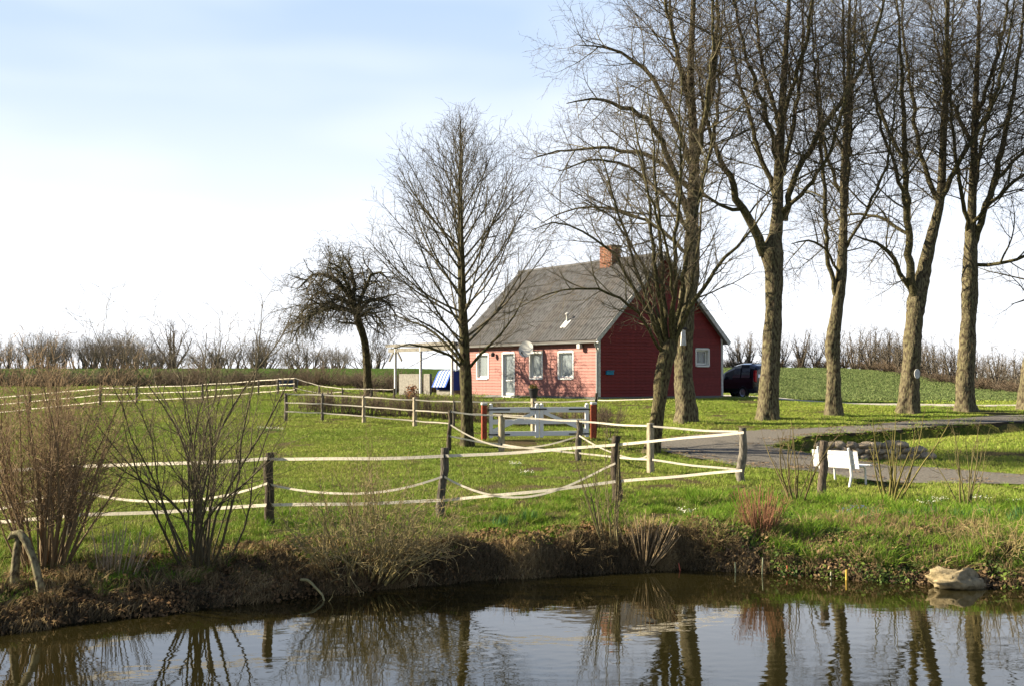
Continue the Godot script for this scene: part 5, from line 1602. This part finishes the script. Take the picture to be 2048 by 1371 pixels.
	bole(st, PackedVector3Array([Vector3(0.34, -0.25, 0.25), Vector3(0.26, 0.1, 0.2), Vector3(0.14, 0.42, 0.12), Vector3(0.0, 0.66, 0.05), Vector3(-0.1, 0.74, 0.0), Vector3(-0.2, 0.72, 0.0), Vector3(-0.26, 0.66, 0.0)]), PackedFloat32Array([0.06, 0.055, 0.05, 0.055, 0.06, 0.05, 0.015]), 12, 563, 0.0, Color(0.4, 0.36, 0.27))
	bole(st, PackedVector3Array([Vector3(-0.12, -0.2, 0.1), Vector3(-0.14, 0.2, 0.06), Vector3(-0.13, 0.5, 0.02), Vector3(-0.1, 0.74, 0.0)]), PackedFloat32Array([0.075, 0.06, 0.05, 0.045]), 12, 564, 0.0, Color(0.3, 0.26, 0.2))
	one("dead_stump", st.done(M.limb_bark), "bleached broken stump at the foot of the russet willow", "stump", on_ground(-6.55, 15.6))
	var logs := [[-4.1, 15.95, 1.5, "lichened crooked branch lying across the bank below the open shrub"], [-0.35, 18.1, 0.9, "dead branch dipping into the pond below the steep bank"], [0.5, 18.35, 0.8, "forked dead branch at the waterline under the coppiced stool"], [-2.6, 16.6, 0.9, "mossy branch trailing in the water below the tangled bush"]]
	for g in logs:
		var mb := MB.new()
		var P := vary(COPPICE, {"dens": [3.0, 3.0], "len": [0.45, 0.2], "segs": [4, 2], "wander": [0.35, 0.3], "up": [0.02, 0.0], "rmin": 0.005, "rad": [0.012, 0.007], "thick": Color(0.32, 0.28, 0.13), "thin": Color(0.36, 0.3, 0.16)})
		var q := Vector3(-g[2] * 0.5, 0.24, -0.1)
		var d := Vector3(1, 0.0, 0.1)
		var pts := PackedVector3Array([q])
		var rad := PackedFloat32Array([0.022])
		for k in 9:
			d = (d + rv() * 0.35 + Vector3(0, -0.10, 0.06)).normalized()
			q += d * g[2] / 9.0
			q.y = maxf(q.y, -0.04)
			pts.append(q)
			rad.append(0.022 * (1.0 - 0.08 * k))
		mb.tube(pts, rad, 6, P.thick)
		sprout(mb, pts, rad, 0, P, 0.1)
		one("fallen_branch", mb.done(M.twig), g[3], "branch", Vector3(g[0], maxf(ground_y(g[0], g[1]), 0.0), -g[1]), "dead branches at the pond edge")

func copy_bush(src: Array, called: String, label: String, group: String, x: float, d: float, size: Vector3, i: int) -> void:
	var t := thing(called, label, "bush", on_ground(x, d), 0.0, group)
	part("branches", src[i % src.size()], t, Vector3.ZERO, Basis(Vector3.UP, i * 1.9).scaled(size))

const ORD := ["first", "second", "third", "fourth", "fifth", "sixth", "seventh", "eighth", "ninth", "tenth", "eleventh", "twelfth", "thirteenth", "fourteenth", "fifteenth", "sixteenth", "seventeenth", "eighteenth", "nineteenth", "twentieth"]
func nth(i: int) -> String:
	if i < 20: return ORD[i]
	var tens: String = ["twenty", "thirty", "forty"][(i + 1) / 10 - 2]
	return (["twentieth", "thirtieth", "fortieth"][(i + 1) / 10 - 2]) if (i + 1) % 10 == 0 else tens + "-" + ORD[(i + 1) % 10 - 1]

func hedge_bush(src: Array, hedge: Node3D, x: float, d: float, size: Vector3, i: int) -> void:
	part("bush", src[i % src.size()], hedge, on_ground(x, d) - hedge.position, Basis(Vector3.UP, i * 1.9).scaled(size))

func make_hedges() -> void:
	var brown := {"thick": Color(0.10, 0.075, 0.05), "thin": Color(0.17, 0.125, 0.09)}
	# garden hedge behind the paddock fence: separate clipped bushes in a row
	rng.seed = 700
	var garden := []
	for k in 4:
		garden.append(shrub_mesh(30, 1.0, 0.6, vary(COPPICE, {"dens": [10.0, 9.0], "len": [0.34, 0.18], "segs": [3, 2], "rmin": 0.0055, "rad": [0.009, 0.006], "from": 0.3}).merged(brown, true), 0.014, Vector3.ZERO, 0.3, 0.12).done(M.twig))
	var row := [[-7.6, 43.2], [-7.0, 43.0], [-6.4, 42.8], [-5.8, 42.5], [-5.2, 42.3], [-4.6, 42.0], [-4.0, 41.6], [-3.4, 41.2], [-2.8, 40.8], [-2.2, 40.4], [-1.6, 40.0], [-1.0, 39.6], [-0.4, 39.2]]
	var gh := thing("garden_hedge", "low clipped brown hedge behind the pale three-strand fence", "hedge", on_ground(-4.0, 41.6))
	for i in row.size():
		hedge_bush(garden, gh, row[i][0], row[i][1], Vector3(1.0, 0.95 + 0.12 * sin(i * 2.1), 1.0), i)
	var row2 := [[0.1, 38.6], [0.7, 38.4], [1.3, 38.2], [1.9, 38.0], [2.6, 37.8], [3.2, 37.4]]
	gh = thing("garden_hedge", "thin low hedge seen through the white gate", "hedge", on_ground(1.9, 38.0))
	for i in row2.size():
		hedge_bush(garden, gh, row2[i][0], row2[i][1], Vector3(0.9, 0.75 + 0.08 * sin(i * 1.7), 0.9), i + 2)
	var bp := on_ground(-4.15, 47.5)
	var beech := thing("beech_bush", "small beech bush keeping its rusty dead leaves before the carport", "bush", bp)
	rng.seed = 710
	part("stems", shrub_mesh(9, 0.75, 0.5, vary(COPPICE, {"dens": [6.0, 4.0], "len": [0.3, 0.15], "segs": [3, 2]}), 0.012, Vector3.ZERO, 0.12, 0.1).done(M.twig), beech)
	var lv := MB.new()
	for k in 420:
		var p := rv().normalized() * pow(rng.randf(), 0.4) * Vector3(0.32, 0.36, 0.32) + Vector3(0, 0.5, 0)
		var u := rv().normalized() * 0.04
		var w := u.cross(rv()).normalized() * 0.024
		lv.quad(p - u, p - w, p + u, p + w, Color(0.26, 0.11, 0.05) * rf(0.6, 1.3))
	part("leaves", lv.done(M.dry), beech)
	# hedge bank on the far side of the paddock
	rng.seed = 720
	var bank := []
	for k in 4:
		bank.append(shrub_mesh(34, 1.5, 0.9, vary(COPPICE, {"dens": [6.0, 6.0], "len": [0.7, 0.34], "segs": [3, 2], "rmin": 0.008, "rad": [0.014, 0.009], "from": 0.15}).merged({"thick": Color(0.09, 0.07, 0.045), "thin": Color(0.17, 0.125, 0.085)}, true), 0.03, Vector3(0.1, 0, 0), 0.5, 0.15).done(M.twig))
	gh = thing("field_hedge", "long dark brown hedge beyond the far paddock fence", "hedge", on_ground(-20.0, 68.8))
	for i in 44:
		var x := -36.0 + i * 0.74
		var d := 66.0 + 6.0 * (x + 34.0) / 30.0 + 1.5 * sin(i * 1.3)
		hedge_bush(bank, gh, x, d, Vector3(1.15, 0.72 + 0.34 * sin(i * 2.7) * sin(i * 0.61), 1.15), i)
	# tall wind-bent thicket on the skyline
	rng.seed = 740
	var wind := []
	for k in 5:
		wind.append(shrub_mesh(13, 4.2, 0.34, vary(COPPICE, {"dens": [2.0, 2.8, 2.4], "len": [1.6, 0.8, 0.4], "segs": [4, 3, 2], "ang": [0.5, 0.6, 0.6], "rmin": 0.009, "rad": [0.026, 0.015, 0.010], "wander": [0.22, 0.26, 0.25], "thick": Color(0.12, 0.105, 0.08), "thin": Color(0.19, 0.16, 0.13)}), 0.045, Vector3(0.14, 0, 0), 0.9, 0.12).done(M.twig))
	rng.seed = 745
	for i in 34:
		var t := i / 33.0
		var x := lerpf(-57.0, -38.0, t) + rf(-0.5, 0.5)
		var hh := (0.45 + 0.55 * sin(PI * clampf(t * 1.02, 0, 1))) * rf(0.72, 1.12)
		copy_bush(wind, "thicket_bush", nth(i) + " wind-bent bare bush from the left end of the dense skyline thicket", "skyline thicket", x, 128.0 + rf(-6.0, 6.0), Vector3(rf(0.9, 1.6), hh, rf(0.9, 1.4)), i)
	for i in 20:
		var x := lerpf(-38.0, -16.0, i / 19.0) + rf(-0.9, 0.9)
		copy_bush(wind, "thicket_bush", nth(i) + " thin skyline bush counted from the thicket towards the apple tree", "scattered skyline bushes", x, 130.0 + rf(-7.0, 8.0), Vector3(rf(0.9, 1.9), rf(0.28, 0.9), rf(0.9, 1.6)), i)
	# round-crowned trees further off
	rng.seed = 760
	var round_ := []
	for k in 3:
		round_.append(shrub_mesh(9, 4.4, 0.55, vary(COPPICE, {"dens": [2.2, 3.2, 3.0], "len": [1.7, 0.9, 0.45], "segs": [4, 3, 2], "ang": [0.7, 0.75, 0.8], "rmin": 0.012, "rad": [0.05, 0.024, 0.014], "wander": [0.25, 0.28, 0.3], "thick": Color(0.095, 0.08, 0.06), "thin": Color(0.15, 0.125, 0.095)}), 0.11, Vector3(0.0, 0, 0), 0.25, 0.14).done(M.twig))
	copy_bush(round_, "far_tree", "rounded bare tree on the skyline behind the tall open shrub", "", -39.5, 134.0, Vector3(1.25, 1.25, 1.25), 0)
	copy_bush(round_, "far_tree", "lone bare tree at the far left end of the skyline", "", -60.5, 138.0, Vector3(0.6, 0.85, 0.6), 1)
	copy_bush(round_, "far_tree", "bare tree on the skyline just left of the apple tree", "", -29.0, 132.0, Vector3(0.9, 0.85, 0.9), 2)
	# hedge along the crest of the green field
	var crest := [[27.0, 156.0], [31.0, 156.0], [35.0, 155.0], [39.0, 153.0], [42.5, 151.0], [44.5, 147.0], [44.5, 140.0], [44.0, 133.0], [43.2, 126.0], [42.2, 118.0], [41.2, 110.0], [40.3, 102.0], [39.4, 95.0], [38.6, 89.0], [38.0, 84.0], [37.6, 79.0]]
	var line := smooth_line(pairs(flat(crest)), 3)
	for i in line.size():
		var p := line[i]
		var k := 1.0 if p.y > 140.0 else 0.62 + 0.38 * (p.y - 79.0) / 61.0
		var s: float = k * (0.92 + 0.25 * sin(i * 2.2))
		copy_bush(round_, "field_bush", nth(i) + " bare hawthorn bush of the field crest hedge, counted from the house", "field hedge bushes", p.x + 0.6 * sin(i * 4.1), p.y, Vector3(s * 0.95, s, s * 0.95), i)
	gh = thing("field_hedge", "low brown undergrowth along the foot of the field crest hedge", "hedge", on_ground(44.0, 140.0))
	for i in 30:
		var p := line[clampi(int(i * (line.size() - 1) / 29.0), 0, line.size() - 1)]
		var s := 0.9 if p.y > 120.0 else 0.6
		hedge_bush(bank, gh, p.x + 0.8 * sin(i * 2.0), p.y + 0.8, Vector3(1.7, s * 1.1, 1.7), i)

func flat(a: Array) -> Array:
	var o := []
	for p in a: o.append_array(p)
	return o

# ---------------------------------------------------------------- grass and ground cover
func blade(mb: MB, at: Vector3, h: float, w: float, lean: Vector3, turn: float, col: Color) -> void:
	var s := Vector3(cos(turn), 0, sin(turn)) * w * 0.5
	var mid := at + Vector3(0, h * 0.55, 0) + lean * h * 0.3
	var tip := at + Vector3(0, h * 0.95, 0) + lean * h
	mb.quad(at - s, at + s, mid + s * 0.8, mid - s * 0.8, col)
	mb.tri(mid - s * 0.8, mid + s * 0.8, tip, col)

func patch(n: int, radius: float, h0: float, h1: float, w: float, lean: float, cols: Array, m: Material, clump := 0.0) -> ArrayMesh:
	var mb := MB.new()
	for k in n:
		var a := rf(0, TAU)
		var r := radius * sqrt(rng.randf())
		var c: Color = cols[rng.randi() % cols.size()]
		var h := rf(h0, h1)
		var o := Vector3(cos(a), 0, sin(a))
		blade(mb, o * r, h, w * rf(0.7, 1.3), (rv() * lean + o * clump) * Vector3(1, 0.2, 1), rf(0, TAU), c * rf(0.88, 1.12))
	return mb.done(m)

func slope_basis(x: float, d: float, turn: float, s: float, sy: float) -> Basis:
	var e := 0.15
	var nx := ground_y(x + e, d) - ground_y(x - e, d)
	var nd := ground_y(x, d + e) - ground_y(x, d - e)
	var up := Vector3(-nx / (2 * e), 1.0, nd / (2 * e)).normalized()
	var f := Vector3(cos(turn), 0, sin(turn))
	f = (f - up * f.dot(up)).normalized()
	return Basis(f * s, up * sy, f.cross(up) * s)

func make_grass() -> void:
	rng.seed = 900
	var green := [Color(0.18, 0.26, 0.038), Color(0.205, 0.28, 0.046), Color(0.23, 0.28, 0.062), Color(0.15, 0.225, 0.034), Color(0.255, 0.265, 0.095)]
	var lush := [Color(0.08, 0.16, 0.018), Color(0.12, 0.21, 0.02), Color(0.16, 0.24, 0.03), Color(0.2, 0.23, 0.05)]
	var straw := [Color(0.24, 0.19, 0.10), Color(0.3, 0.24, 0.14), Color(0.2, 0.15, 0.085), Color(0.16, 0.12, 0.07)]
	var near := patch(220, 0.34, 0.025, 0.07, 0.0075, 0.7, green, M.grass)
	var mid := patch(520, 0.62, 0.025, 0.06, 0.011, 0.7, green, M.grass)
	var far := patch(420, 1.2, 0.035, 0.085, 0.026, 0.6, green, M.grass)
	var spots := [[], [], []]
	var tints := [PackedColorArray(), PackedColorArray(), PackedColorArray()]
	var zones := [[17.0, 30.0, 0.36, 0], [30.0, 52.0, 0.72, 1], [52.0, 80.0, 1.5, 2]]
	for z in zones:
		var d: float = z[0]
		var st: float = z[2]
		while d < z[1]:
			var x := -0.49 * d - 1.5
			while x < 0.49 * d + 1.5:
				var px := x + rf(-0.5, 0.5) * st
				var pd := d + rf(-0.5, 0.5) * st
				x += st
				var s := pd - pond_edge(px)
				if s < bank_width(px) * 0.75 or is_paved(px, pd) or under_house(px, pd): continue
				if pd > 57.0 and px > 15.0: continue
				var a := nz.get_noise_2d(px * 1.5, pd * 1.5)
				var b := nf.get_noise_2d(px * 3.0, pd * 3.0)
				var bare := b + 0.25 * a
				if pd < 30.0 and px > -2.0 and px < 5.0 and bare > 0.12 and rng.randf() < 0.8: continue
				var worn := nz.get_noise_2d(px * 3.1 + 90.0, pd * 1.6) + 0.5 * b
				if worn > 0.3 and rng.randf() < 0.8: continue
				var gate := Vector2(px - 0.8, (pd - 33.2) * 1.6).length()
				if gate < 1.8 and rng.randf() < 0.75 - 0.3 * gate: continue
				var hgt := rf(0.8, 1.3) * (1.0 + 0.5 * maxf(0.0, b))
				if px > 3.6: hgt *= 1.15
				spots[z[3]].append(Transform3D(slope_basis(px, pd, rf(0, TAU), rf(0.9, 1.15), hgt), on_ground(px, pd, -0.006)))
				var k := clampf(0.5 + 0.9 * a + 0.7 * b, 0, 1)
				tints[z[3]].append(Color(0.84, 0.92, 0.8).lerp(Color(1.18, 1.08, 1.1), k) * rf(0.95, 1.05))
			d += st
	scatter("grass", near, spots[0], tints[0], "short bright green grass on the near paddock and bank", "grass")
	scatter("grass", mid, spots[1], tints[1], "grazed green grass around the gate and the lime trees", "grass")
	scatter("grass", far, spots[2], tints[2], "grass of the far paddock and the verge behind the drive", "grass")
	# rougher tufts along the bank and by the posts
	var tuft := patch(46, 0.13, 0.10, 0.26, 0.008, 0.55, lush, M.grass, 0.4)
	var tuft2 := patch(40, 0.12, 0.08, 0.2, 0.008, 0.6, lush + straw, M.grass, 0.4)
	var tp := [[], []]
	var tc := [PackedColorArray(), PackedColorArray()]
	for k in 12500:
		var px := rf(-11.0, 12.0)
		var s := rf(0.1, 1.0) ** 1.6 * 5.0
		var w := bank_width(px)
		s += w * (0.3 if px < 3.4 else 0.12)
		var pd := pond_edge(px) + s
		if is_paved(px, pd): continue
		if nf.get_noise_2d(px * 4.0, pd * 4.0) + rf(-0.25, 0.25) < 0.02 + (0.05 if px < 3.5 else -0.1): continue
		var i := 0 if rng.randf() < 0.6 else 1
		var sc := rf(0.55, 1.15) * (1.0 if px > 3.5 else 0.75)
		tp[i].append(Transform3D(slope_basis(px, pd, rf(0, TAU), sc, sc * rf(0.7, 1.2)), on_ground(px, pd, -0.01)))
		tc[i].append(Color(0.9, 1, 0.85) * rf(0.8, 1.15))
	for p in road_poly:             # the verges grow over the edge of the asphalt
		if p.x > 17.0: continue
		for k in 7:
			var q := p + Vector2(rf(-0.5, 0.5), rf(-0.5, 0.5)) * 0.9
			if is_paved(q.x + 0.15, q.y) and is_paved(q.x - 0.15, q.y) and is_paved(q.x, q.y + 0.15) and is_paved(q.x, q.y - 0.15): continue
			var sc := rf(0.45, 0.8)
			tp[k % 2].append(Transform3D(Basis(Vector3.UP, rf(0, TAU)).scaled(Vector3(sc, sc * 0.55, sc)), Vector3(q.x, maxf(ground_y(q.x, q.y), land(q.x, q.y) - 0.3 if is_paved(q.x, q.y) else -1.0), -q.y)))
			tc[k % 2].append(Color(1.1, 1.1, 0.95) * rf(0.85, 1.2))
	scatter("grass_tufts", tuft, tp[0], tc[0], "lush taller grass tufts along the top of the pond bank", "grass")
	scatter("grass_tufts", tuft2, tp[1], tc[1], "mixed green and straw grass tufts near the pond", "grass")
	# dead grass hanging down the bank
	var hang := MB.new()
	for k in 34:
		var a := rf(0, TAU)
		var o := Vector3(cos(a), 0, sin(a)) * rf(0, 0.1)
		var c: Color = straw[rng.randi() % 4] * rf(0.7, 1.2)
		var h := rf(0.16, 0.36)
		var s := Vector3(cos(a + 1.0), 0, sin(a + 1.0)) * 0.0045
		var m1 := o + Vector3(rf(-0.05, 0.05), h * 0.35, h * 0.3)
		var m2 := o + Vector3(rf(-0.1, 0.1), h * 0.1, h * 0.85)
		hang.quad(o - s, o + s, m1 + s, m1 - s, c)
		hang.tri(m1 - s, m1 + s, m2, c)
	var hp := []
	var hc := PackedColorArray()
	for k in 6500:
		var px := rf(-11.0, 12.0)
		var w := bank_width(px)
		var s := rf(0.05, 1.25) * w
		var pd := pond_edge(px) + s
		if px > 3.4 and rng.randf() < 0.72: continue
		if px < -1.5 and rng.randf() < 0.4 + 0.5 * nf.get_noise_2d(px * 2.0, 31.0): continue
		if s > w * rf(0.6, 1.2) and rng.randf() < 0.6: continue
		var sc := rf(0.6, 1.25)
		hp.append(Transform3D(slope_basis(px, pd, rf(-0.6, 0.6), sc, sc), on_ground(px, pd, -0.01)))
		var pt := clampf(0.5 + 1.2 * nf.get_noise_2d(px * 2.2, pd * 2.2), 0, 1)
		hc.append(Color(0.36, 0.35, 0.36).lerp(Color(1.15, 1.05, 0.9), pt * pt) * rf(0.75, 1.2))
	scatter("dead_grass", hang.done(M.dry), hp, hc, "brown dead grass hanging down the pond bank", "dead grass")
	var dryt := patch(40, 0.12, 0.14, 0.34, 0.007, 0.6, straw, M.dry, 0.5)
	var dp := []
	var dc := PackedColorArray()
	for k in 900:
		var px := rf(-11.0, 12.0)
		var w := bank_width(px)
		var pd := pond_edge(px) + w * rf(0.15, 1.4)
		if nf.get_noise_2d(px * 3.0 + 20.0, pd * 3.0) < 0.05: continue
		var sc := rf(0.6, 1.2)
		dp.append(Transform3D(slope_basis(px, pd, rf(0, TAU), sc, sc), on_ground(px, pd, -0.01)))
		dc.append(Color(1.1, 1.05, 0.95) * rf(0.75, 1.25))
	scatter("dry_tufts", dryt, dp, dc, "straw-coloured dry grass tufts standing on the pond bank", "dead grass")
	# leaf litter and ivy on the far bank
	var leaf := MB.new()
	for k in 26:
		var p := rv() * Vector3(0.14, 0.03, 0.14) + Vector3(0, 0.025, 0)
		var u := (rv() * Vector3(1, 0.5, 1)).normalized() * rf(0.018, 0.032)
		var v2 := u.cross(Vector3.UP + rv() * 0.5).normalized() * u.length() * 0.6
		leaf.quad(p - u, p - v2, p + u, p + v2, Color.WHITE * rf(0.7, 1.2))
	var lm := leaf.done(M.dry)
	var im := leaf.done(M.grass)
	var lp := []
	var lc := PackedColorArray()
	var ip := []
	var ic := PackedColorArray()
	for k in 5200:
		var px := rf(3.2, 12.0) if k % 3 else rf(-11.0, 3.2)
		var s := rf(0.0, 1.0) * (bank_width(px) + 0.6)
		var pd := pond_edge(px) + s
		var t := Transform3D(slope_basis(px, pd, rf(0, TAU), rf(0.8, 1.4), rf(0.8, 2.0)), on_ground(px, pd, 0.0))
		if px > 3.2 and nf.get_noise_2d(px * 4.0 + 50.0, pd * 4.0) > 0.0:
			ip.append(t)
			ic.append([Color(0.06, 0.1, 0.02), Color(0.09, 0.13, 0.025), Color(0.045, 0.075, 0.02)][k % 3] * rf(0.8, 1.3))
		else:
			lp.append(t)
			lc.append([Color(0.16, 0.10, 0.05), Color(0.22, 0.15, 0.08), Color(0.11, 0.075, 0.045)][k % 3] * rf(0.7, 1.2))
	for k in 420:          # leaves blown along the drive and its verges
		var a := road_poly[rng.randi() % road_poly.size()]
		var q := a + Vector2(rf(-1, 1), rf(-1, 1)) * rf(0.1, 1.2)
		if q.x > 16.0: continue
		var y := land(q.x, q.y) + 0.05 if is_paved(q.x, q.y) else ground_y(q.x, q.y)
		lp.append(Transform3D(Basis(Vector3.UP, rf(0, TAU)).scaled(Vector3(1.3, 0.35, 1.3) * rf(0.6, 1.3)), Vector3(q.x, y, -q.y)))
		lc.append(Color(0.3, 0.21, 0.12) * rf(0.6, 1.2))
	scatter("leaf_litter", lm, lp, lc, "brown fallen leaves lying on the pond bank", "leaves")
	scatter("ivy", im, ip, ic, "small green ivy leaves covering the bank below the bench", "ivy")
	# spring bulbs: clumps of upright leaves, some in flower
	var clumps := [[6.6, 20.9, 0], [7.1, 20.7, 0], [7.6, 21.0, 0], [8.0, 20.6, 0], [8.5, 20.9, 0], [8.9, 20.4, 0], [6.3, 20.4, 0], [9.3, 20.9, 0], [7.9, 22.0, 1], [8.3, 22.4, 1], [9.2, 22.6, 1], [9.7, 22.2, 1], [6.1, 21.2, 2], [6.45, 21.5, 2], [6.85, 21.4, 3], [0.1, 28.2, 1], [0.35, 26.6, 1], [2.95, 33.4, 1], [-8.0, 36.9, 1], [-7.7, 36.7, 1], [-7.4, 36.6, 1], [-0.2, 20.1, 0], [0.3, 20.6, 0], [3.2, 21.2, 1]]
	var names := ["upright daffodil leaf clump on the pond bank, %s from the left", "clump of white snowdrops, %s from the left", "clump of small blue squill flowers, %s from the left", "clump with a few yellow primrose flowers, %s from the left"]
	clumps.sort_custom(func(a, b): return a[0] < b[0])
	var seen := [0, 0, 0, 0]
	var groups := ["daffodil leaf clumps", "snowdrop clumps", "blue flower clumps", "yellow flower clumps"]
	var pet := [Color.WHITE, Color(0.75, 0.76, 0.7), Color(0.12, 0.14, 0.5), Color(0.6, 0.5, 0.05)]
	for i in clumps.size():
		var q: Array = clumps[i]
		rng.seed = 1200 + i
		var o := thing("bulb_clump", (names[q[2]] % nth(seen[q[2]])) if q[2] < 3 else "clump with a few yellow primrose flowers below the bench", "flowers" if q[2] else "plant", on_ground(q[0], q[1]), 0.0, groups[q[2]])
		seen[q[2]] += 1
		var mb := MB.new()
		var big: bool = q[2] == 0
		for k in 60 if big else 50:
			var a := rf(0, TAU)
			var r := 0.16 * sqrt(rng.randf())
			blade(mb, Vector3(cos(a) * r, -0.02, sin(a) * r), rf(0.16, 0.3) if big else rf(0.06, 0.13), 0.014 if big else 0.008, rv() * Vector3(0.25, 0, 0.25), rf(0, TAU), (Color(0.05, 0.12, 0.045) if big else Color(0.08, 0.15, 0.04)) * rf(0.8, 1.3))
		part("leaves", mb.done(M.grass), o)
		if q[2]:
			mb = MB.new()
			for k in 30:
				var a := rf(0, TAU)
				var r := 0.18 * sqrt(rng.randf())
				var p := Vector3(cos(a) * r, rf(0.07, 0.14), sin(a) * r)
				for j in 3:
					var u := Vector3(cos(a + j * 2.1), -0.8, sin(a + j * 2.1)) * 0.016
					var w := u.cross(Vector3.UP).normalized() * 0.007
					mb.quad(p, p + u * 0.6 - w, p + u, p + u * 0.6 + w, pet[q[2]])
			part("blossoms", mb.done(M.grass), o)
	# young crop on the field
	var crop := patch(150, 1.0, 0.06, 0.14, 0.045, 0.5, [Color(0.10, 0.14, 0.05), Color(0.115, 0.165, 0.055), Color(0.135, 0.165, 0.065)], M.grass)
	var cp := []
	var cc := PackedColorArray()
	rng.seed = 1300
	for k in 9000:
		var px := rf(12.0, 58.0)
		var pd := 57.0 + 96.0 * rng.randf() ** 1.3
		if px < 16.0 + (pd - 57.0) * 0.02: continue
		var tram := fmod(pd - px * 0.3 + 400.0, 21.0)
		if tram < 1.7 or (tram > 3.6 and tram < 5.2): continue
		cp.append(Transform3D(slope_basis(px, pd, rf(0, TAU), rf(0.8, 1.3), rf(0.8, 1.3)), on_ground(px, pd, -0.01)))
		cc.append(Color.WHITE * rf(0.8, 1.2))
	scatter("crop", crop, cp, cc, "young green crop growing on the field behind the limes", "crop")

# ---------------------------------------------------------------- sky
func make_sky() -> PanoramaSkyMaterial:
	var w := 1024
	var h := 512
	var im := Image.create_empty(w, h, false, Image.FORMAT_RGBAF)
	var f := FastNoiseLite.new()
	f.seed = 4
	f.frequency = 1.0
	f.fractal_octaves = 4
	for j in h:
		var el := (0.5 - (j + 0.5) / h) * 180.0
		for i in w:
			if el < -4.0:
				im.set_pixel(i, j, Color(0.09, 0.11, 0.05))
				continue
			var az := TAU * (i + 0.5) / w
			var e := maxf(el, 0.0)
			var blue := Color(0.136, 0.18, 0.25).lerp(Color(0.019, 0.04, 0.10), ss(17.0, 50.0, e))
			var haze := 1.0 - ss(-2.0, 21.0, e)
			var dir := Vector3(cos(az) * cos(deg_to_rad(e)), sin(deg_to_rad(e)) * 5.5, sin(az) * cos(deg_to_rad(e)))
			var n := f.get_noise_3dv(dir * 1.6)
			var veil := clampf(0.35 + 1.2 * n, 0.0, 1.0) * (1.0 - 0.85 * ss(20.0, 45.0, e))
			var k := clampf(haze + (1.0 - haze) * veil * 0.46, 0.0, 1.0)
			var c := blue.lerp(Color(0.315, 0.32, 0.33), k)
			im.set_pixel(i, j, c)
	var m := PanoramaSkyMaterial.new()
	m.panorama = ImageTexture.create_from_image(im)
	return m

func _ready() -> void:
	# camera on the near bank of the pond
	var cam := Camera3D.new()
	cam.name = "camera"
	cam.position = Vector3(0, 3.15, 0)
	cam.rotation_degrees = Vector3(1.73, 0, 0)
	cam.fov = 33.19
	cam.near = 0.1
	cam.far = 4000.0
	add_child(cam)
	cam.current = true
	# daylight
	var env := Environment.new()
	env.background_mode = Environment.BG_SKY
	var sky := Sky.new()
	sky.sky_material = make_sky()
	env.sky = sky
	env.tonemap_mode = Environment.TONE_MAPPER_LINEAR
	env.tonemap_exposure = 4.1
	env.sdfgi_enabled = true
	env.ssao_enabled = true
	env.ssil_enabled = true
	var we := WorldEnvironment.new()
	we.name = "environment"
	we.environment = env
	add_child(we)
	var sun := DirectionalLight3D.new()
	sun.name = "sun"
	sun.light_energy = 1.6
	sun.light_color = Color(1.0, 0.94, 0.83)
	sun.light_angular_distance = 0.5
	sun.shadow_enabled = true
	sun.basis = Basis.looking_at(Vector3(0.88, -0.47, 0.12), Vector3.UP)
	add_child(sun)
	# noise for the lie of the land
	nz.seed = 7
	nz.frequency = 0.11
	nf.seed = 8
	nf.frequency = 0.35
	road_poly = smooth_line(pairs(ROAD_OUT), 6)
	var back := smooth_line(pairs(ROAD_IN), 6)
	isle_edge = back.slice(5 * 6)
	isle_poly = back.duplicate()
	isle_poly.append(Vector2(27, 25.9))
	back.reverse()
	road_poly.append_array(back)
	track_poly = smooth_line(pairs(TRACK_OUT), 6)
	back = smooth_line(pairs(TRACK_IN), 6)
	back.reverse()
	track_poly.append_array(back)
	make_materials()
	make_ground()
	make_water()
	road_ribbon("driveway", ROAD_OUT, ROAD_IN, 14, 0.03, M.asphalt, 0.4)
	road_ribbon("farm_track", TRACK_OUT, TRACK_IN, 8, 0.03, M.pale_track, 0.0)
	make_house()
	make_carport()
	make_car()
	make_fences()
	make_gate()
	make_bench()
	make_stones()
	make_trees()
	make_shrubs()
	make_hedges()
	make_grass()
